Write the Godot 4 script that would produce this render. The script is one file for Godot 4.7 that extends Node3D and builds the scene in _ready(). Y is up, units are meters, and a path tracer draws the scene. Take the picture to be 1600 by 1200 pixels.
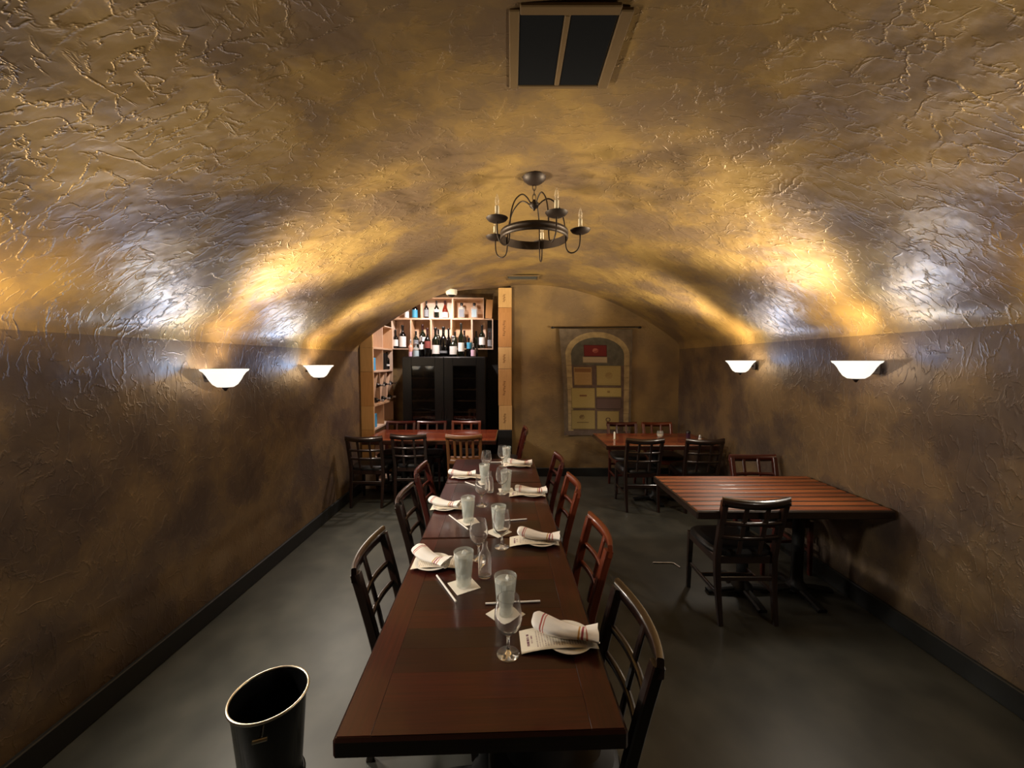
extends Node3D

# A vaulted cellar dining room. Units are metres, y is up, the camera looks along -z.
const EYE := Vector3(0, 1.68, 0)
const WALL_L := -1.97
const WALL_R := 2.42
const BACK := -5.75
const NICHE_BACK := -6.2
const FRONT := 1.6

var rng := RandomNumberGenerator.new()
var used := {}
var M := {}


# ---------------------------------------------------------------- mesh builder
class MB:
	var v := PackedVector3Array()
	var n := PackedVector3Array()
	var u := PackedVector2Array()

	func tri(a: Vector3, b: Vector3, c: Vector3, na: Vector3, nb: Vector3, nc: Vector3, ua := Vector2.ZERO, ub := Vector2.ZERO, uc := Vector2.ZERO) -> void:
		if (b - a).cross(c - a).dot(na + nb + nc) > 0.0:
			v.append_array([a, c, b]); n.append_array([na, nc, nb]); u.append_array([ua, uc, ub])
		else:
			v.append_array([a, b, c]); n.append_array([na, nb, nc]); u.append_array([ua, ub, uc])

	func face(pts: Array, nor: Vector3, uvs: Array = []) -> void:
		for i in range(1, pts.size() - 1):
			if uvs.is_empty():
				tri(pts[0], pts[i], pts[i + 1], nor, nor, nor)
			else:
				tri(pts[0], pts[i], pts[i + 1], nor, nor, nor, uvs[0], uvs[i], uvs[i + 1])

	func box(c: Vector3, s: Vector3, bev := 0.004, turn := Basis(), shift := Vector2.ZERO) -> MB:
		# chamfered box; u runs along the longest side, in metres
		var h := s * 0.5
		var b := minf(bev, minf(h.x, minf(h.y, h.z)) * 0.9)
		var long := 0
		if s.y > s.x and s.y >= s.z: long = 1
		elif s.z > s.x and s.z > s.y: long = 2
		for ax in 3:
			var p: int = (ax + 1) % 3
			var q: int = (ax + 2) % 3
			for sg in [-1.0, 1.0]:
				var nor := Vector3.ZERO
				nor[ax] = sg
				var pts := []
				var uvs := []
				for k in [[-1, -1], [1, -1], [1, 1], [-1, 1]]:
					var w := Vector3.ZERO
					w[ax] = sg * h[ax]
					w[p] = k[0] * (h[p] - b)
					w[q] = k[1] * (h[q] - b)
					pts.append(c + turn * w)
					var ul: float = w[long] if long != ax else w[p]
					var vl: float = w[q] if p == long or long == ax else w[p]
					uvs.append(Vector2(ul, vl) + shift)
				face(pts, turn * nor, uvs)
			# edges along axis ax
			if b > 0.0:
				for sp in [-1.0, 1.0]:
					for sq in [-1.0, 1.0]:
						var nor2 := Vector3.ZERO
						nor2[p] = sp
						nor2[q] = sq
						var pts2 := []
						var uvs2 := []
						for k in [[-1, 0], [1, 0], [1, 1], [-1, 1]]:
							var w2 := Vector3.ZERO
							w2[ax] = k[0] * (h[ax] - b)
							w2[p] = sp * (h[p] - (b if k[1] == 1 else 0.0))
							w2[q] = sq * (h[q] - (0.0 if k[1] == 1 else b))
							pts2.append(c + turn * w2)
							uvs2.append(Vector2(w2[long], w2[q]) + shift)
						face(pts2, (turn * nor2).normalized(), uvs2)
		if b > 0.0:
			for sx in [-1.0, 1.0]:
				for sy in [-1.0, 1.0]:
					for sz in [-1.0, 1.0]:
						var sgn := Vector3(sx, sy, sz)
						var a1 := Vector3(h.x, h.y - b, h.z - b) * sgn
						var a2 := Vector3(h.x - b, h.y, h.z - b) * sgn
						var a3 := Vector3(h.x - b, h.y - b, h.z) * sgn
						face([c + turn * a1, c + turn * a2, c + turn * a3], (turn * sgn).normalized())
		return self

	func lathe(prof: Array, segs := 24, xf := Transform3D(), squash := 1.0) -> MB:
		# prof: Vector2(radius, height) from one end to the other; outside is to the right of the direction of travel upwards
		var m := prof.size()
		var sn := []
		for i in m - 1:
			var d: Vector2 = prof[i + 1] - prof[i]
			sn.append(Vector2(d.y, -d.x).normalized())
		var length := 0.0
		for i in m - 1:
			var n0: Vector2 = sn[i]
			var n1: Vector2 = sn[i]
			if i > 0 and sn[i - 1].dot(sn[i]) > 0.55: n0 = (sn[i - 1] + sn[i]).normalized()
			if i < m - 2 and sn[i + 1].dot(sn[i]) > 0.55: n1 = (sn[i + 1] + sn[i]).normalized()
			var p0: Vector2 = prof[i]
			var p1: Vector2 = prof[i + 1]
			var l2 := length + (p1 - p0).length()
			for k in segs:
				var a := TAU * k / segs
				var b := TAU * (k + 1) / segs
				var ca := Vector3(cos(a), 0, sin(a) * squash)
				var cb := Vector3(cos(b), 0, sin(b) * squash)
				var A: Vector3 = xf * (ca * p0.x + Vector3.UP * p0.y)
				var B: Vector3 = xf * (cb * p0.x + Vector3.UP * p0.y)
				var C: Vector3 = xf * (cb * p1.x + Vector3.UP * p1.y)
				var D: Vector3 = xf * (ca * p1.x + Vector3.UP * p1.y)
				var na: Vector3 = (xf.basis * (ca * n0.x + Vector3.UP * n0.y)).normalized()
				var nb: Vector3 = (xf.basis * (cb * n0.x + Vector3.UP * n0.y)).normalized()
				var nc: Vector3 = (xf.basis * (cb * n1.x + Vector3.UP * n1.y)).normalized()
				var nd: Vector3 = (xf.basis * (ca * n1.x + Vector3.UP * n1.y)).normalized()
				var ua := float(k) / segs
				var ub := float(k + 1) / segs
				if p0.x > 1e-6: tri(A, B, C, na, nb, nc, Vector2(ua, length), Vector2(ub, length), Vector2(ub, l2))
				if p1.x > 1e-6: tri(A, C, D, na, nc, nd, Vector2(ua, length), Vector2(ub, l2), Vector2(ua, l2))
			length = l2
		return self

	func sweep(path: Array, section: Array, side_ref: Vector3, smooth := false, closed := false, sizes: Array = []) -> MB:
		# section: Vector2(along side, along up) listed counter-clockwise
		var m := path.size()
		var rings := []
		var norms := []
		var len_at := [0.0]
		var ns := section.size()
		for i in m:
			var t: Vector3
			if closed: t = path[(i + 1) % m] - path[(i - 1 + m) % m]
			else: t = path[mini(i + 1, m - 1)] - path[maxi(i - 1, 0)]
			t = t.normalized()
			var up := side_ref.cross(t)
			if up.length() < 1e-4: up = Vector3(0.01, 1, 0.02).cross(t)
			up = up.normalized()
			var side := t.cross(up).normalized()
			var k: float = sizes[i] if not sizes.is_empty() else 1.0
			var ring := []
			var nr := []
			for j in ns:
				var s: Vector2 = section[j]
				ring.append(path[i] + side * s.x * k + up * s.y * k)
				if smooth:
					nr.append((side * s.x + up * s.y).normalized())
				else:
					var e: Vector2 = section[(j + 1) % ns] - s
					nr.append((side * e.y - up * e.x).normalized())
			rings.append(ring)
			norms.append(nr)
			if i > 0: len_at.append(len_at[i - 1] + (path[i] - path[i - 1]).length())
		var mid := Vector2.ZERO
		for s in section: mid += s / ns
		var last := m if closed else m - 1
		for i in last:
			var i2 := (i + 1) % m
			var l1: float = len_at[i]
			var l2: float = len_at[i2] if i2 > 0 else len_at[i] + (path[0] - path[i]).length()
			var per := 0.0
			for j in ns:
				var j2 := (j + 1) % ns
				var w: float = (section[j2] - section[j]).length()
				var a: Vector3 = norms[i][j]
				var b: Vector3 = norms[i2][j]
				var c: Vector3 = norms[i2][j2] if smooth else b
				var d: Vector3 = norms[i][j2] if smooth else a
				tri(rings[i][j], rings[i2][j], rings[i2][j2], a, b, c, Vector2(l1, per), Vector2(l2, per), Vector2(l2, per + w))
				tri(rings[i][j], rings[i2][j2], rings[i][j2], a, c, d, Vector2(l1, per), Vector2(l2, per + w), Vector2(l1, per + w))
				per += w
		if not closed:
			face(rings[0], (path[0] - path[1]).normalized())
			face(rings[m - 1], (path[m - 1] - path[m - 2]).normalized())
		return self

	func tube(path: Array, r: float, segs := 8, closed := false, sizes: Array = []) -> MB:
		var sec := []
		for k in segs: sec.append(Vector2(cos(TAU * k / segs), sin(TAU * k / segs)) * r)
		var ref := Vector3(0.13, 0.97, 0.21)
		if path.size() > 1:
			var d: Vector3 = (path[1] - path[0]).normalized()
			if absf(d.dot(ref)) > 0.8: ref = Vector3(0.95, 0.1, 0.3)
		return sweep(path, sec, ref, true, closed, sizes)

	func sheet(nu: int, nv: int, fn: Callable, flip := 1.0) -> MB:
		# fn(s, t) -> Vector3 over 0..1; smooth, one-sided normals
		var p := []
		for j in nv + 1:
			for i in nu + 1:
				p.append(fn.call(float(i) / nu, float(j) / nv))
		var nn := []
		for j in nv + 1:
			for i in nu + 1:
				var a: Vector3 = p[j * (nu + 1) + mini(i + 1, nu)] - p[j * (nu + 1) + maxi(i - 1, 0)]
				var b: Vector3 = p[mini(j + 1, nv) * (nu + 1) + i] - p[maxi(j - 1, 0) * (nu + 1) + i]
				nn.append(a.cross(b).normalized() * flip)
		for j in nv:
			for i in nu:
				var q := [j * (nu + 1) + i, j * (nu + 1) + i + 1, (j + 1) * (nu + 1) + i + 1, (j + 1) * (nu + 1) + i]
				var w := [Vector2(float(i) / nu, float(j) / nv), Vector2(float(i + 1) / nu, float(j) / nv), Vector2(float(i + 1) / nu, float(j + 1) / nv), Vector2(float(i) / nu, float(j + 1) / nv)]
				tri(p[q[0]], p[q[1]], p[q[2]], nn[q[0]], nn[q[1]], nn[q[2]], w[0], w[1], w[2])
				tri(p[q[0]], p[q[2]], p[q[3]], nn[q[0]], nn[q[2]], nn[q[3]], w[0], w[2], w[3])
		return self

	func mesh() -> ArrayMesh:
		var arr := []
		arr.resize(Mesh.ARRAY_MAX)
		arr[Mesh.ARRAY_VERTEX] = v
		arr[Mesh.ARRAY_NORMAL] = n
		arr[Mesh.ARRAY_TEX_UV] = u
		var am := ArrayMesh.new()
		am.add_surface_from_arrays(Mesh.PRIMITIVE_TRIANGLES, arr)
		return am


# ---------------------------------------------------------------- naming helpers
func numbered(called: String) -> String:
	var k: int = used.get(called, 0)
	used[called] = k + 1
	return called if k == 0 else "%s_%03d" % [called, k]


func tag(o: Node, label: String, category: String, group := "") -> Node:
	o.set_meta("label", label)
	o.set_meta("category", category)
	if group: o.set_meta("group", group)
	return o


func thing(called: String, label: String, category: String, at := Vector3.ZERO, turn := 0.0, group := "") -> Node3D:
	var o := Node3D.new()
	o.name = numbered(called)
	add_child(o)
	o.position = at
	o.rotation.y = turn
	tag(o, label, category, group)
	return o


func part(called: String, mesh: Mesh, mat: Material, parent: Node, at := Vector3.ZERO, turn := Basis()) -> MeshInstance3D:
	var o := MeshInstance3D.new()
	o.name = called if parent.get_node_or_null(called) == null else called + "_001"
	var k := 1
	while parent.get_node_or_null(NodePath(o.name)) != null:
		o.name = "%s_%03d" % [called, k]
		k += 1
	o.mesh = mesh
	o.material_override = mat
	o.transform = Transform3D(turn, at)
	parent.add_child(o, true)
	return o


func one(called: String, mesh: Mesh, mat: Material, label: String, category: String, at := Vector3.ZERO, turn := 0.0, group := "") -> MeshInstance3D:
	var o := MeshInstance3D.new()
	o.name = numbered(called)
	o.mesh = mesh
	o.material_override = mat
	o.position = at
	o.rotation.y = turn
	add_child(o)
	tag(o, label, category, group)
	return o


func struct(called: String, mesh: Mesh, mat: Material, at := Vector3.ZERO) -> MeshInstance3D:
	var o := MeshInstance3D.new()
	o.name = numbered(called)
	o.mesh = mesh
	o.material_override = mat
	o.position = at
	add_child(o)
	o.set_meta("kind", "structure")
	return o


func copy(src: Node3D, called: String, label: String, at: Vector3, turn := 0.0) -> Node3D:
	var o: Node3D = src.duplicate()
	o.name = numbered(called)
	add_child(o)
	o.position = at
	o.rotation.y = turn
	o.set_meta("label", label)
	return o


# ---------------------------------------------------------------- materials
func c8(r: float, g: float, b: float, a := 1.0) -> Color:
	return Color(r / 255.0, g / 255.0, b / 255.0, a)


func mat(col: Color, rough := 0.6, metal := 0.0, spec := 0.5) -> StandardMaterial3D:
	var m := StandardMaterial3D.new()
	m.albedo_color = col
	m.roughness = rough
	m.metallic = metal
	m.metallic_specular = spec
	return m


func noise(seed_: int, freq: float, oct := 3, kind := FastNoiseLite.TYPE_SIMPLEX_SMOOTH) -> FastNoiseLite:
	var f := FastNoiseLite.new()
	f.seed = seed_
	f.noise_type = kind
	f.frequency = freq
	f.fractal_octaves = oct
	return f


func wood(dark: Color, light: Color, seed_: int, rough := 0.5, coat := 0.0, stretch := 1.0) -> StandardMaterial3D:
	# grain runs along u; one metre of u is 128 pixels, one metre of v 512 pixels
	var f := noise(seed_, 1.0, 3)
	var g := noise(seed_ + 7, 1.0, 2)
	var im := Image.create(192, 256, false, Image.FORMAT_RGB8)
	for y in 256:
		for x in 192:
			var a := f.get_noise_2d(x * 0.018, y * 0.11) * 0.5 + 0.5
			var b := g.get_noise_2d(x * 0.035, y * 0.55) * 0.5 + 0.5
			var k := clampf(a * 0.85 + b * 0.5 - 0.2, 0, 1)
			im.set_pixel(x, y, dark.lerp(light, k))
	var m := mat(Color.WHITE, rough)
	m.albedo_texture = ImageTexture.create_from_image(im)
	m.uv1_scale = Vector3(0.9 * stretch, 3.2 * stretch, 1)
	if coat > 0.0:
		m.clearcoat_enabled = true
		m.clearcoat = coat
		m.clearcoat_roughness = 0.07
	return m


func plaster_bump() -> ImageTexture:
	# trowelled, crumpled plaster: smooth raised wrinkles in patches over a soft grain; tiles every 3.6 m
	var S := 2048
	var fields := []
	for k in 3:
		var a := noise(11 + k * 12, [0.014, 0.011, 0.022][k], 1)
		a.domain_warp_enabled = true
		a.domain_warp_type = FastNoiseLite.DOMAIN_WARP_SIMPLEX
		a.domain_warp_fractal_type = FastNoiseLite.DOMAIN_WARP_FRACTAL_PROGRESSIVE
		a.domain_warp_fractal_octaves = 3
		a.domain_warp_fractal_gain = 0.42
		a.domain_warp_amplitude = [50.0, 70.0, 40.0][k]
		a.domain_warp_frequency = [0.010, 0.007, 0.014][k]
		var im := a.get_seamless_image([760, 2048, 1100][k], [2048, 1200, 2048][k])
		im.convert(Image.FORMAT_L8)
		im.resize(S, S, Image.INTERPOLATE_CUBIC)
		fields.append(im.get_data())
	var masks := []
	for k in 2:
		var im2 := noise(37 + k * 5, 0.016, 3).get_seamless_image(1024, 1024)
		im2.convert(Image.FORMAT_L8)
		im2.resize(S, S, Image.INTERPOLATE_CUBIC)
		masks.append(im2.get_data())
	var gi := noise(51, 0.03, 4).get_seamless_image(900, S)
	gi.convert(Image.FORMAT_L8)
	gi.resize(S, S, Image.INTERPOLATE_CUBIC)
	var g: PackedByteArray = gi.get_data()
	var da: PackedByteArray = fields[0]
	var db: PackedByteArray = fields[1]
	var dc: PackedByteArray = fields[2]
	var ma: PackedByteArray = masks[0]
	var mb: PackedByteArray = masks[1]
	var out := PackedFloat32Array()
	out.resize(S * S)
	for i in S * S:
		var m := (ma[i] - 84) / 60.0
		var q := (mb[i] - 92) / 50.0
		var h := 0.16 * g[i] / 255.0 + 0.10 * da[i] / 255.0
		if m > 0.0:
			var r := 1.0 - absf(da[i] - 130.0) / 20.0
			if r > 0.0: h += 0.42 * r * r * (1.0 if m > 1.0 else m)
		if m < 0.6:
			var r2 := 1.0 - absf(db[i] - 124.0) / 16.0
			if r2 > 0.0: h += 0.45 * r2 * r2 * (1.0 if m < -0.4 else 0.6 - m)
		if q > 0.0:
			var r3 := 1.0 - absf(dc[i] - 120.0) / 22.0
			if r3 > 0.0: h += 0.34 * r3 * r3 * (1.0 if q > 1.0 else q)
		out[i] = h
	return ImageTexture.create_from_image(Image.create_from_data(S, S, false, Image.FORMAT_RF, out.to_byte_array()))


func ramp_texture(n: FastNoiseLite, size: int, cols: Array, offs: Array, seamless := true) -> NoiseTexture2D:
	var t := NoiseTexture2D.new()
	t.width = size
	t.height = size
	t.seamless = seamless
	t.noise = n
	var g := Gradient.new()
	g.offsets = PackedFloat32Array(offs)
	g.colors = PackedColorArray(cols)
	t.color_ramp = g
	return t


func make_materials() -> void:
	var bump := plaster_bump()
	var n1 := noise(5, 0.0045, 6)
	n1.fractal_gain = 0.6
	n1.domain_warp_enabled = true
	n1.domain_warp_amplitude = 60.0
	n1.domain_warp_frequency = 0.012
	var p := mat(Color.WHITE, 0.46, 0.3, 0.5)
	p.albedo_texture = ramp_texture(n1, 1024, [c8(120, 101, 80), c8(132, 111, 80), c8(147, 122, 80), c8(160, 134, 84)], [0.25, 0.45, 0.58, 0.75])
	p.uv1_scale = Vector3(1, 1, 1)
	p.heightmap_enabled = true
	p.heightmap_texture = bump
	p.heightmap_scale = 0.8
	M.plaster = p
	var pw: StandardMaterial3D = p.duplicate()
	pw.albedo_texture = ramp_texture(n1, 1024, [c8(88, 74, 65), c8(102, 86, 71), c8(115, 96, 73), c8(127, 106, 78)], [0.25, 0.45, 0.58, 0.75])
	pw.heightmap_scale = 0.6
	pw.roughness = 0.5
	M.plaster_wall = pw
	var fn := noise(77, 0.012, 4)
	var fl := mat(Color.WHITE, 0.42, 0.0, 0.45)
	fl.albedo_texture = ramp_texture(fn, 512, [c8(50, 50, 45), c8(58, 58, 52), c8(67, 66, 59)], [0.2, 0.5, 0.85])
	fl.uv1_triplanar = true
	fl.uv1_world_triplanar = true
	fl.uv1_scale = Vector3(0.4, 0.4, 0.4)
	M.floor = fl
	M.base = mat(c8(30, 32, 32), 0.5)
	M.espresso = wood(c8(26, 15, 12), c8(44, 26, 20), 101, 0.3, 0.6)
	M.cherry = wood(c8(88, 37, 20), c8(128, 58, 31), 102, 0.32, 0.6)
	M.mahogany = wood(c8(58, 20, 16), c8(88, 34, 26), 103, 0.3, 0.6)
	M.honey = wood(c8(92, 56, 28), c8(132, 86, 46), 104, 0.4, 0.3)
	M.vinyl = mat(c8(20, 19, 20), 0.45)
	M.top = []
	for i in 4:
		M.top.append(wood([c8(34, 13, 9), c8(42, 13, 9), c8(29, 14, 10), c8(46, 14, 10)][i], [c8(52, 20, 13), c8(66, 21, 13), c8(46, 21, 14), c8(72, 24, 15)][i], 110 + i, 0.32, 0.35, 0.8))
		M.top[i].metallic_specular = 0.38
	M.top_core = wood(c8(34, 16, 11), c8(56, 26, 16), 117, 0.28, 0.6)
	M.strip = []
	for i in 3:
		M.strip.append(wood([c8(118, 62, 32), c8(106, 54, 28), c8(126, 68, 36)][i], [c8(156, 90, 48), c8(142, 78, 42), c8(166, 98, 54)][i], 130 + i, 0.4, 0.2))
	M.strip_core = wood(c8(24, 14, 10), c8(38, 22, 15), 134, 0.35, 0.5)
	M.red = []
	for i in 3:
		M.red.append(wood([c8(104, 44, 26), c8(92, 38, 24), c8(112, 52, 30)][i], [c8(142, 66, 40), c8(128, 58, 36), c8(150, 76, 46)][i], 140 + i, 0.25, 0.5))
	M.iron = mat(c8(17, 17, 17), 0.55, 0.2)
	M.wrought = mat(c8(46, 36, 32), 0.5, 0.35)
	M.crate = []
	for i in 4:
		M.crate.append(wood([c8(196, 164, 138), c8(188, 154, 124), c8(204, 178, 156), c8(176, 138, 104)][i], [c8(222, 196, 174), c8(212, 184, 156), c8(228, 208, 190), c8(204, 170, 134)][i], 150 + i, 0.65))
	M.tan = []
	for i in 3:
		M.tan.append(wood([c8(196, 154, 98), c8(168, 118, 66), c8(184, 138, 82)][i], [c8(222, 186, 128), c8(196, 146, 90), c8(210, 166, 108)][i], 160 + i, 0.6))
	M.black = mat(c8(15, 16, 18), 0.32)
	M.black_matt = mat(c8(12, 12, 12), 0.7)
	M.pane = mat(Color(0.02, 0.02, 0.025, 0.55), 0.04)
	M.pane.transparency = BaseMaterial3D.TRANSPARENCY_ALPHA
	M.pane.metallic_specular = 0.8
	M.glass = mat(Color(1, 1, 1, 0.03), 0.02)
	M.glass.refraction_enabled = true
	M.glass.refraction_scale = 0.05
	M.thin = mat(Color(0.95, 1, 0.97, 0.10), 0.03)
	M.thin.transparency = BaseMaterial3D.TRANSPARENCY_ALPHA
	M.ice_water = mat(c8(204, 206, 198, 0.38), 0.3)
	M.ice_water.transparency = BaseMaterial3D.TRANSPARENCY_ALPHA
	M.ice = mat(c8(226, 228, 222, 0.75), 0.3)
	M.ice.transparency = BaseMaterial3D.TRANSPARENCY_ALPHA
	M.china = mat(c8(226, 222, 212), 0.25)
	M.paper = mat(c8(228, 222, 208), 0.8)
	M.white = mat(c8(232, 230, 224), 0.5)
	M.straw = mat(c8(228, 224, 218), 0.5)
	M.chrome = mat(c8(236, 228, 208), 0.28, 1.0)
	M.bucket = mat(c8(22, 22, 23), 0.25, 0.5)
	M.bottle_green = mat(c8(14, 20, 12), 0.08)
	M.bottle_dark = mat(c8(10, 9, 10), 0.08)
	M.bottle_amber = mat(c8(96, 30, 14), 0.08)
	M.bottle_clear = mat(Color(0.85, 0.9, 0.9, 0.25), 0.05)
	M.bottle_clear.transparency = BaseMaterial3D.TRANSPARENCY_ALPHA
	M.bottle_rose = mat(c8(206, 150, 132), 0.1)
	M.label_white = mat(c8(226, 228, 228), 0.7)
	M.label_grey = mat(c8(116, 122, 130), 0.7)
	M.label_blue = mat(c8(66, 150, 186), 0.6)
	M.label_pale = mat(c8(160, 184, 194), 0.6)
	M.label_red = mat(c8(128, 62, 58), 0.7)
	M.label_pink = mat(c8(206, 178, 204), 0.7)
	M.foil = mat(c8(44, 18, 18), 0.35)
	M.foil_dark = mat(c8(18, 18, 18), 0.35)
	M.foil_silver = mat(c8(180, 184, 190), 0.3, 0.7)
	M.lamp_glass = mat(c8(240, 238, 230), 0.3)
	M.lamp_glass.emission_enabled = true
	M.lamp_glass.emission = Color(1.0, 0.98, 0.93)
	M.lamp_glass.emission_energy_multiplier = 0.64
	M.candle = mat(c8(226, 222, 206), 0.6)
	M.menu = mat(Color.WHITE, 0.8)
	M.menu.albedo_texture = ImageTexture.create_from_image(menu_image())
	M.cloth = mat(Color.WHITE, 0.95)
	M.cloth.albedo_texture = ImageTexture.create_from_image(napkin_image())
	M.cloth.rim_enabled = true
	M.cloth.rim = 0.3
	M.tapestry = mat(Color.WHITE, 0.95)
	M.tapestry.albedo_texture = ImageTexture.create_from_image(tapestry_image())
	M.stamp = mat(c8(122, 82, 44), 0.8)
	M.blue_box = mat(c8(70, 160, 214), 0.6)
	M.vent = mat(c8(36, 38, 42), 0.9, 0.0, 0.1)
	M.register = mat(c8(84, 84, 80), 0.7)
	M.plaster_trim = mat(c8(104, 84, 54), 0.7)
	M.lining = mat(c8(96, 86, 72), 0.95)
	M.white_glass = mat(c8(214, 214, 210), 0.2)
	M.purple = mat(c8(60, 34, 52), 0.15)


func menu_image() -> Image:
	# u is the long side of the card; the lines of print run across it, too small to read
	var im := Image.create(256, 112, false, Image.FORMAT_RGB8)
	im.fill(c8(226, 217, 198))
	var r := RandomNumberGenerator.new()
	r.seed = 4
	for y in range(26, 86):
		if r.randf() < 0.75: im.fill_rect(Rect2i(22, y, 8, 1), c8(112, 74, 84))
		if y > 36 and y < 76 and r.randf() < 0.7: im.fill_rect(Rect2i(36, y, 5, 1), c8(140, 104, 104))
	for x in range(54, 236, 9):
		var y := 14 + r.randi_range(0, 8)
		while y < 96:
			var l := r.randi_range(2, 6)
			im.fill_rect(Rect2i(x, y, 3 if x % 27 else 4, l), c8(168, 150, 138))
			y += l + r.randi_range(1, 3)
	return im


func napkin_image() -> Image:
	# u along the roll: woven stripes near both ends
	var im := Image.create(128, 32, false, Image.FORMAT_RGB8)
	im.fill(c8(240, 236, 230))
	for s in [[20, 3, c8(168, 74, 70)], [26, 2, c8(190, 110, 96)], [92, 3, c8(190, 140, 66)], [98, 4, c8(150, 52, 66)], [105, 2, c8(176, 110, 90)]]:
		im.fill_rect(Rect2i(s[0], 0, s[1], 32), s[2])
	return im


func tapestry_image() -> Image:
	# a woven picture: an arched alcove holding crate ends
	var W := 260
	var H := 390
	var im := Image.create(W, H, false, Image.FORMAT_RGB8)
	var f := noise(9, 0.35, 2)
	var g := noise(19, 0.03, 3)
	for y in H:
		for x in W:
			var w := f.get_noise_2d(x, y) * 0.10 + g.get_noise_2d(x, y) * 0.16
			var col := c8(110, 98, 84)
			var dx := (x - 133.0) / 118.0
			var dy := (y - 98.0) / 88.0
			var outer := (y > 98 and absf(dx) < 1.0) or (y <= 98 and dx * dx + dy * dy < 1.0)
			var dx2 := (x - 133.0) / 98.0
			var dy2 := (y - 98.0) / 68.0
			var inner := (y > 98 and absf(dx2) < 1.0) or (y <= 98 and dx2 * dx2 + dy2 * dy2 < 1.0)
			if outer: col = c8(166, 148, 112)
			if outer and y > 98 and absi(y % 44 - 22) > 20: col = c8(140, 124, 94)
			if inner: col = c8(90, 88, 80) if y < 132 else c8(98, 82, 76)
			if y > 372: col = c8(106, 92, 84)
			im.set_pixel(x, y, Color(col.r * (1 + w), col.g * (1 + w), col.b * (1 + w)))
	# crate ends: rect, colour, edge
	var boxes := [[84, 58, 84, 42, c8(112, 38, 40)], [78, 100, 92, 24, c8(170, 156, 132)], [42, 138, 70, 68, c8(170, 142, 98)], [128, 132, 92, 74, c8(164, 148, 98)],
		[30, 214, 92, 76, c8(172, 156, 102)], [126, 212, 96, 36, c8(178, 162, 104)], [126, 252, 96, 40, c8(104, 86, 82)], [28, 296, 94, 72, c8(160, 144, 94)], [128, 298, 86, 70, c8(164, 146, 96)]]
	for b in boxes:
		var col: Color = b[4]
		im.fill_rect(Rect2i(b[0], b[1], b[2], b[3]), col.darkened(0.3))
		for y in range(b[1] + 2, b[1] + b[3] - 3):
			for x in range(b[0] + 2, b[0] + b[2] - 2):
				var w2 := f.get_noise_2d(x, y) * 0.10
				im.set_pixel(x, y, Color(col.r * (1 + w2), col.g * (1 + w2), col.b * (1 + w2)))
	im.fill_rect(Rect2i(46, 143, 62, 14), c8(132, 98, 66))
	for k in 6: im.fill_rect(Rect2i(52 + k % 2 * 3, 166 + k * 6, 48 - k % 3 * 6, 1), c8(150, 122, 80))
	im.fill_rect(Rect2i(62, 240, 28, 6), c8(122, 88, 60))
	im.fill_rect(Rect2i(134, 138, 80, 1), c8(142, 124, 80)); im.fill_rect(Rect2i(134, 198, 80, 1), c8(142, 124, 80))
	for y in range(-12, 13):
		for x in range(-14, 15):
			var d := sqrt(x * x / 1.4 + y * y)
			if d < 12.0 and (x * 7 + y * 13) % 5 < 3: im.set_pixel(174 + x, 168 + y, c8(148, 128, 84))
			if d > 5.0 and d < 8.0: im.set_pixel(170 + x, 330 + y, c8(92, 70, 56))
			if d < 9.0 and (x * 5 + y * 11) % 4 < 2: im.set_pixel(126 + x, 78 + y, c8(172, 104, 92))
			if d < 9.0 and (x * 3 + y * 5) % 4 < 2: im.set_pixel(70 + x, 322 + y, c8(116, 96, 64))
	im.fill_rect(Rect2i(50, 340, 46, 4), c8(122, 104, 70))
	im.fill_rect(Rect2i(168, 224, 10, 8), c8(140, 118, 74))
	return im


# ---------------------------------------------------------------- lights
func spot(at: Vector3, dir: Vector3, col: Color, energy: float, angle: float, soft := 0.03, atten := 1.2) -> SpotLight3D:
	var l := SpotLight3D.new()
	l.light_color = col
	l.light_energy = energy
	l.spot_range = 12
	l.spot_attenuation = 2
	l.spot_angle = angle
	l.spot_angle_attenuation = atten
	l.light_size = soft
	l.shadow_enabled = true
	var up := Vector3.RIGHT if absf(dir.normalized().dot(Vector3.UP)) > 0.98 else Vector3.UP
	l.transform = Transform3D(Basis.looking_at(dir, up), at)
	return l


func omni(at: Vector3, col: Color, energy: float, soft := 0.05) -> OmniLight3D:
	var l := OmniLight3D.new()
	l.light_color = col
	l.light_energy = energy
	l.omni_range = 12
	l.omni_attenuation = 2
	l.light_size = soft
	l.shadow_enabled = true
	l.position = at
	return l


# ---------------------------------------------------------------- the vault
func vault_y(x: float) -> float:
	return 2.775 - 0.18 * (x - 0.26) * (x - 0.26)


func vault_profile(s: float) -> Vector2:
	# from the left wall over the crown to the right wall, with a rounded cove where they meet
	var c := 0.075
	var a0 := 0.026
	if s < a0 or s > 1.0 - a0:
		var left := s < a0
		var k := (s if left else 1.0 - s) / a0
		var x0 := WALL_L if left else WALL_R
		var dx := 0.06 if left else -0.06
		var P0 := Vector2(x0, vault_y(x0) - c)
		var P1 := Vector2(x0, vault_y(x0))
		var P2 := Vector2(x0 + dx, vault_y(x0 + dx))
		return P0.lerp(P1, k).lerp(P1.lerp(P2, k), k)
	var x := lerpf(WALL_L + 0.06, WALL_R - 0.06, (s - a0) / (1.0 - 2.0 * a0))
	return Vector2(x, vault_y(x))


func vault_end(x: float) -> float:
	return -(5.08 + 0.67 * smoothstep(-1.0, -0.15, x))


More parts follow.
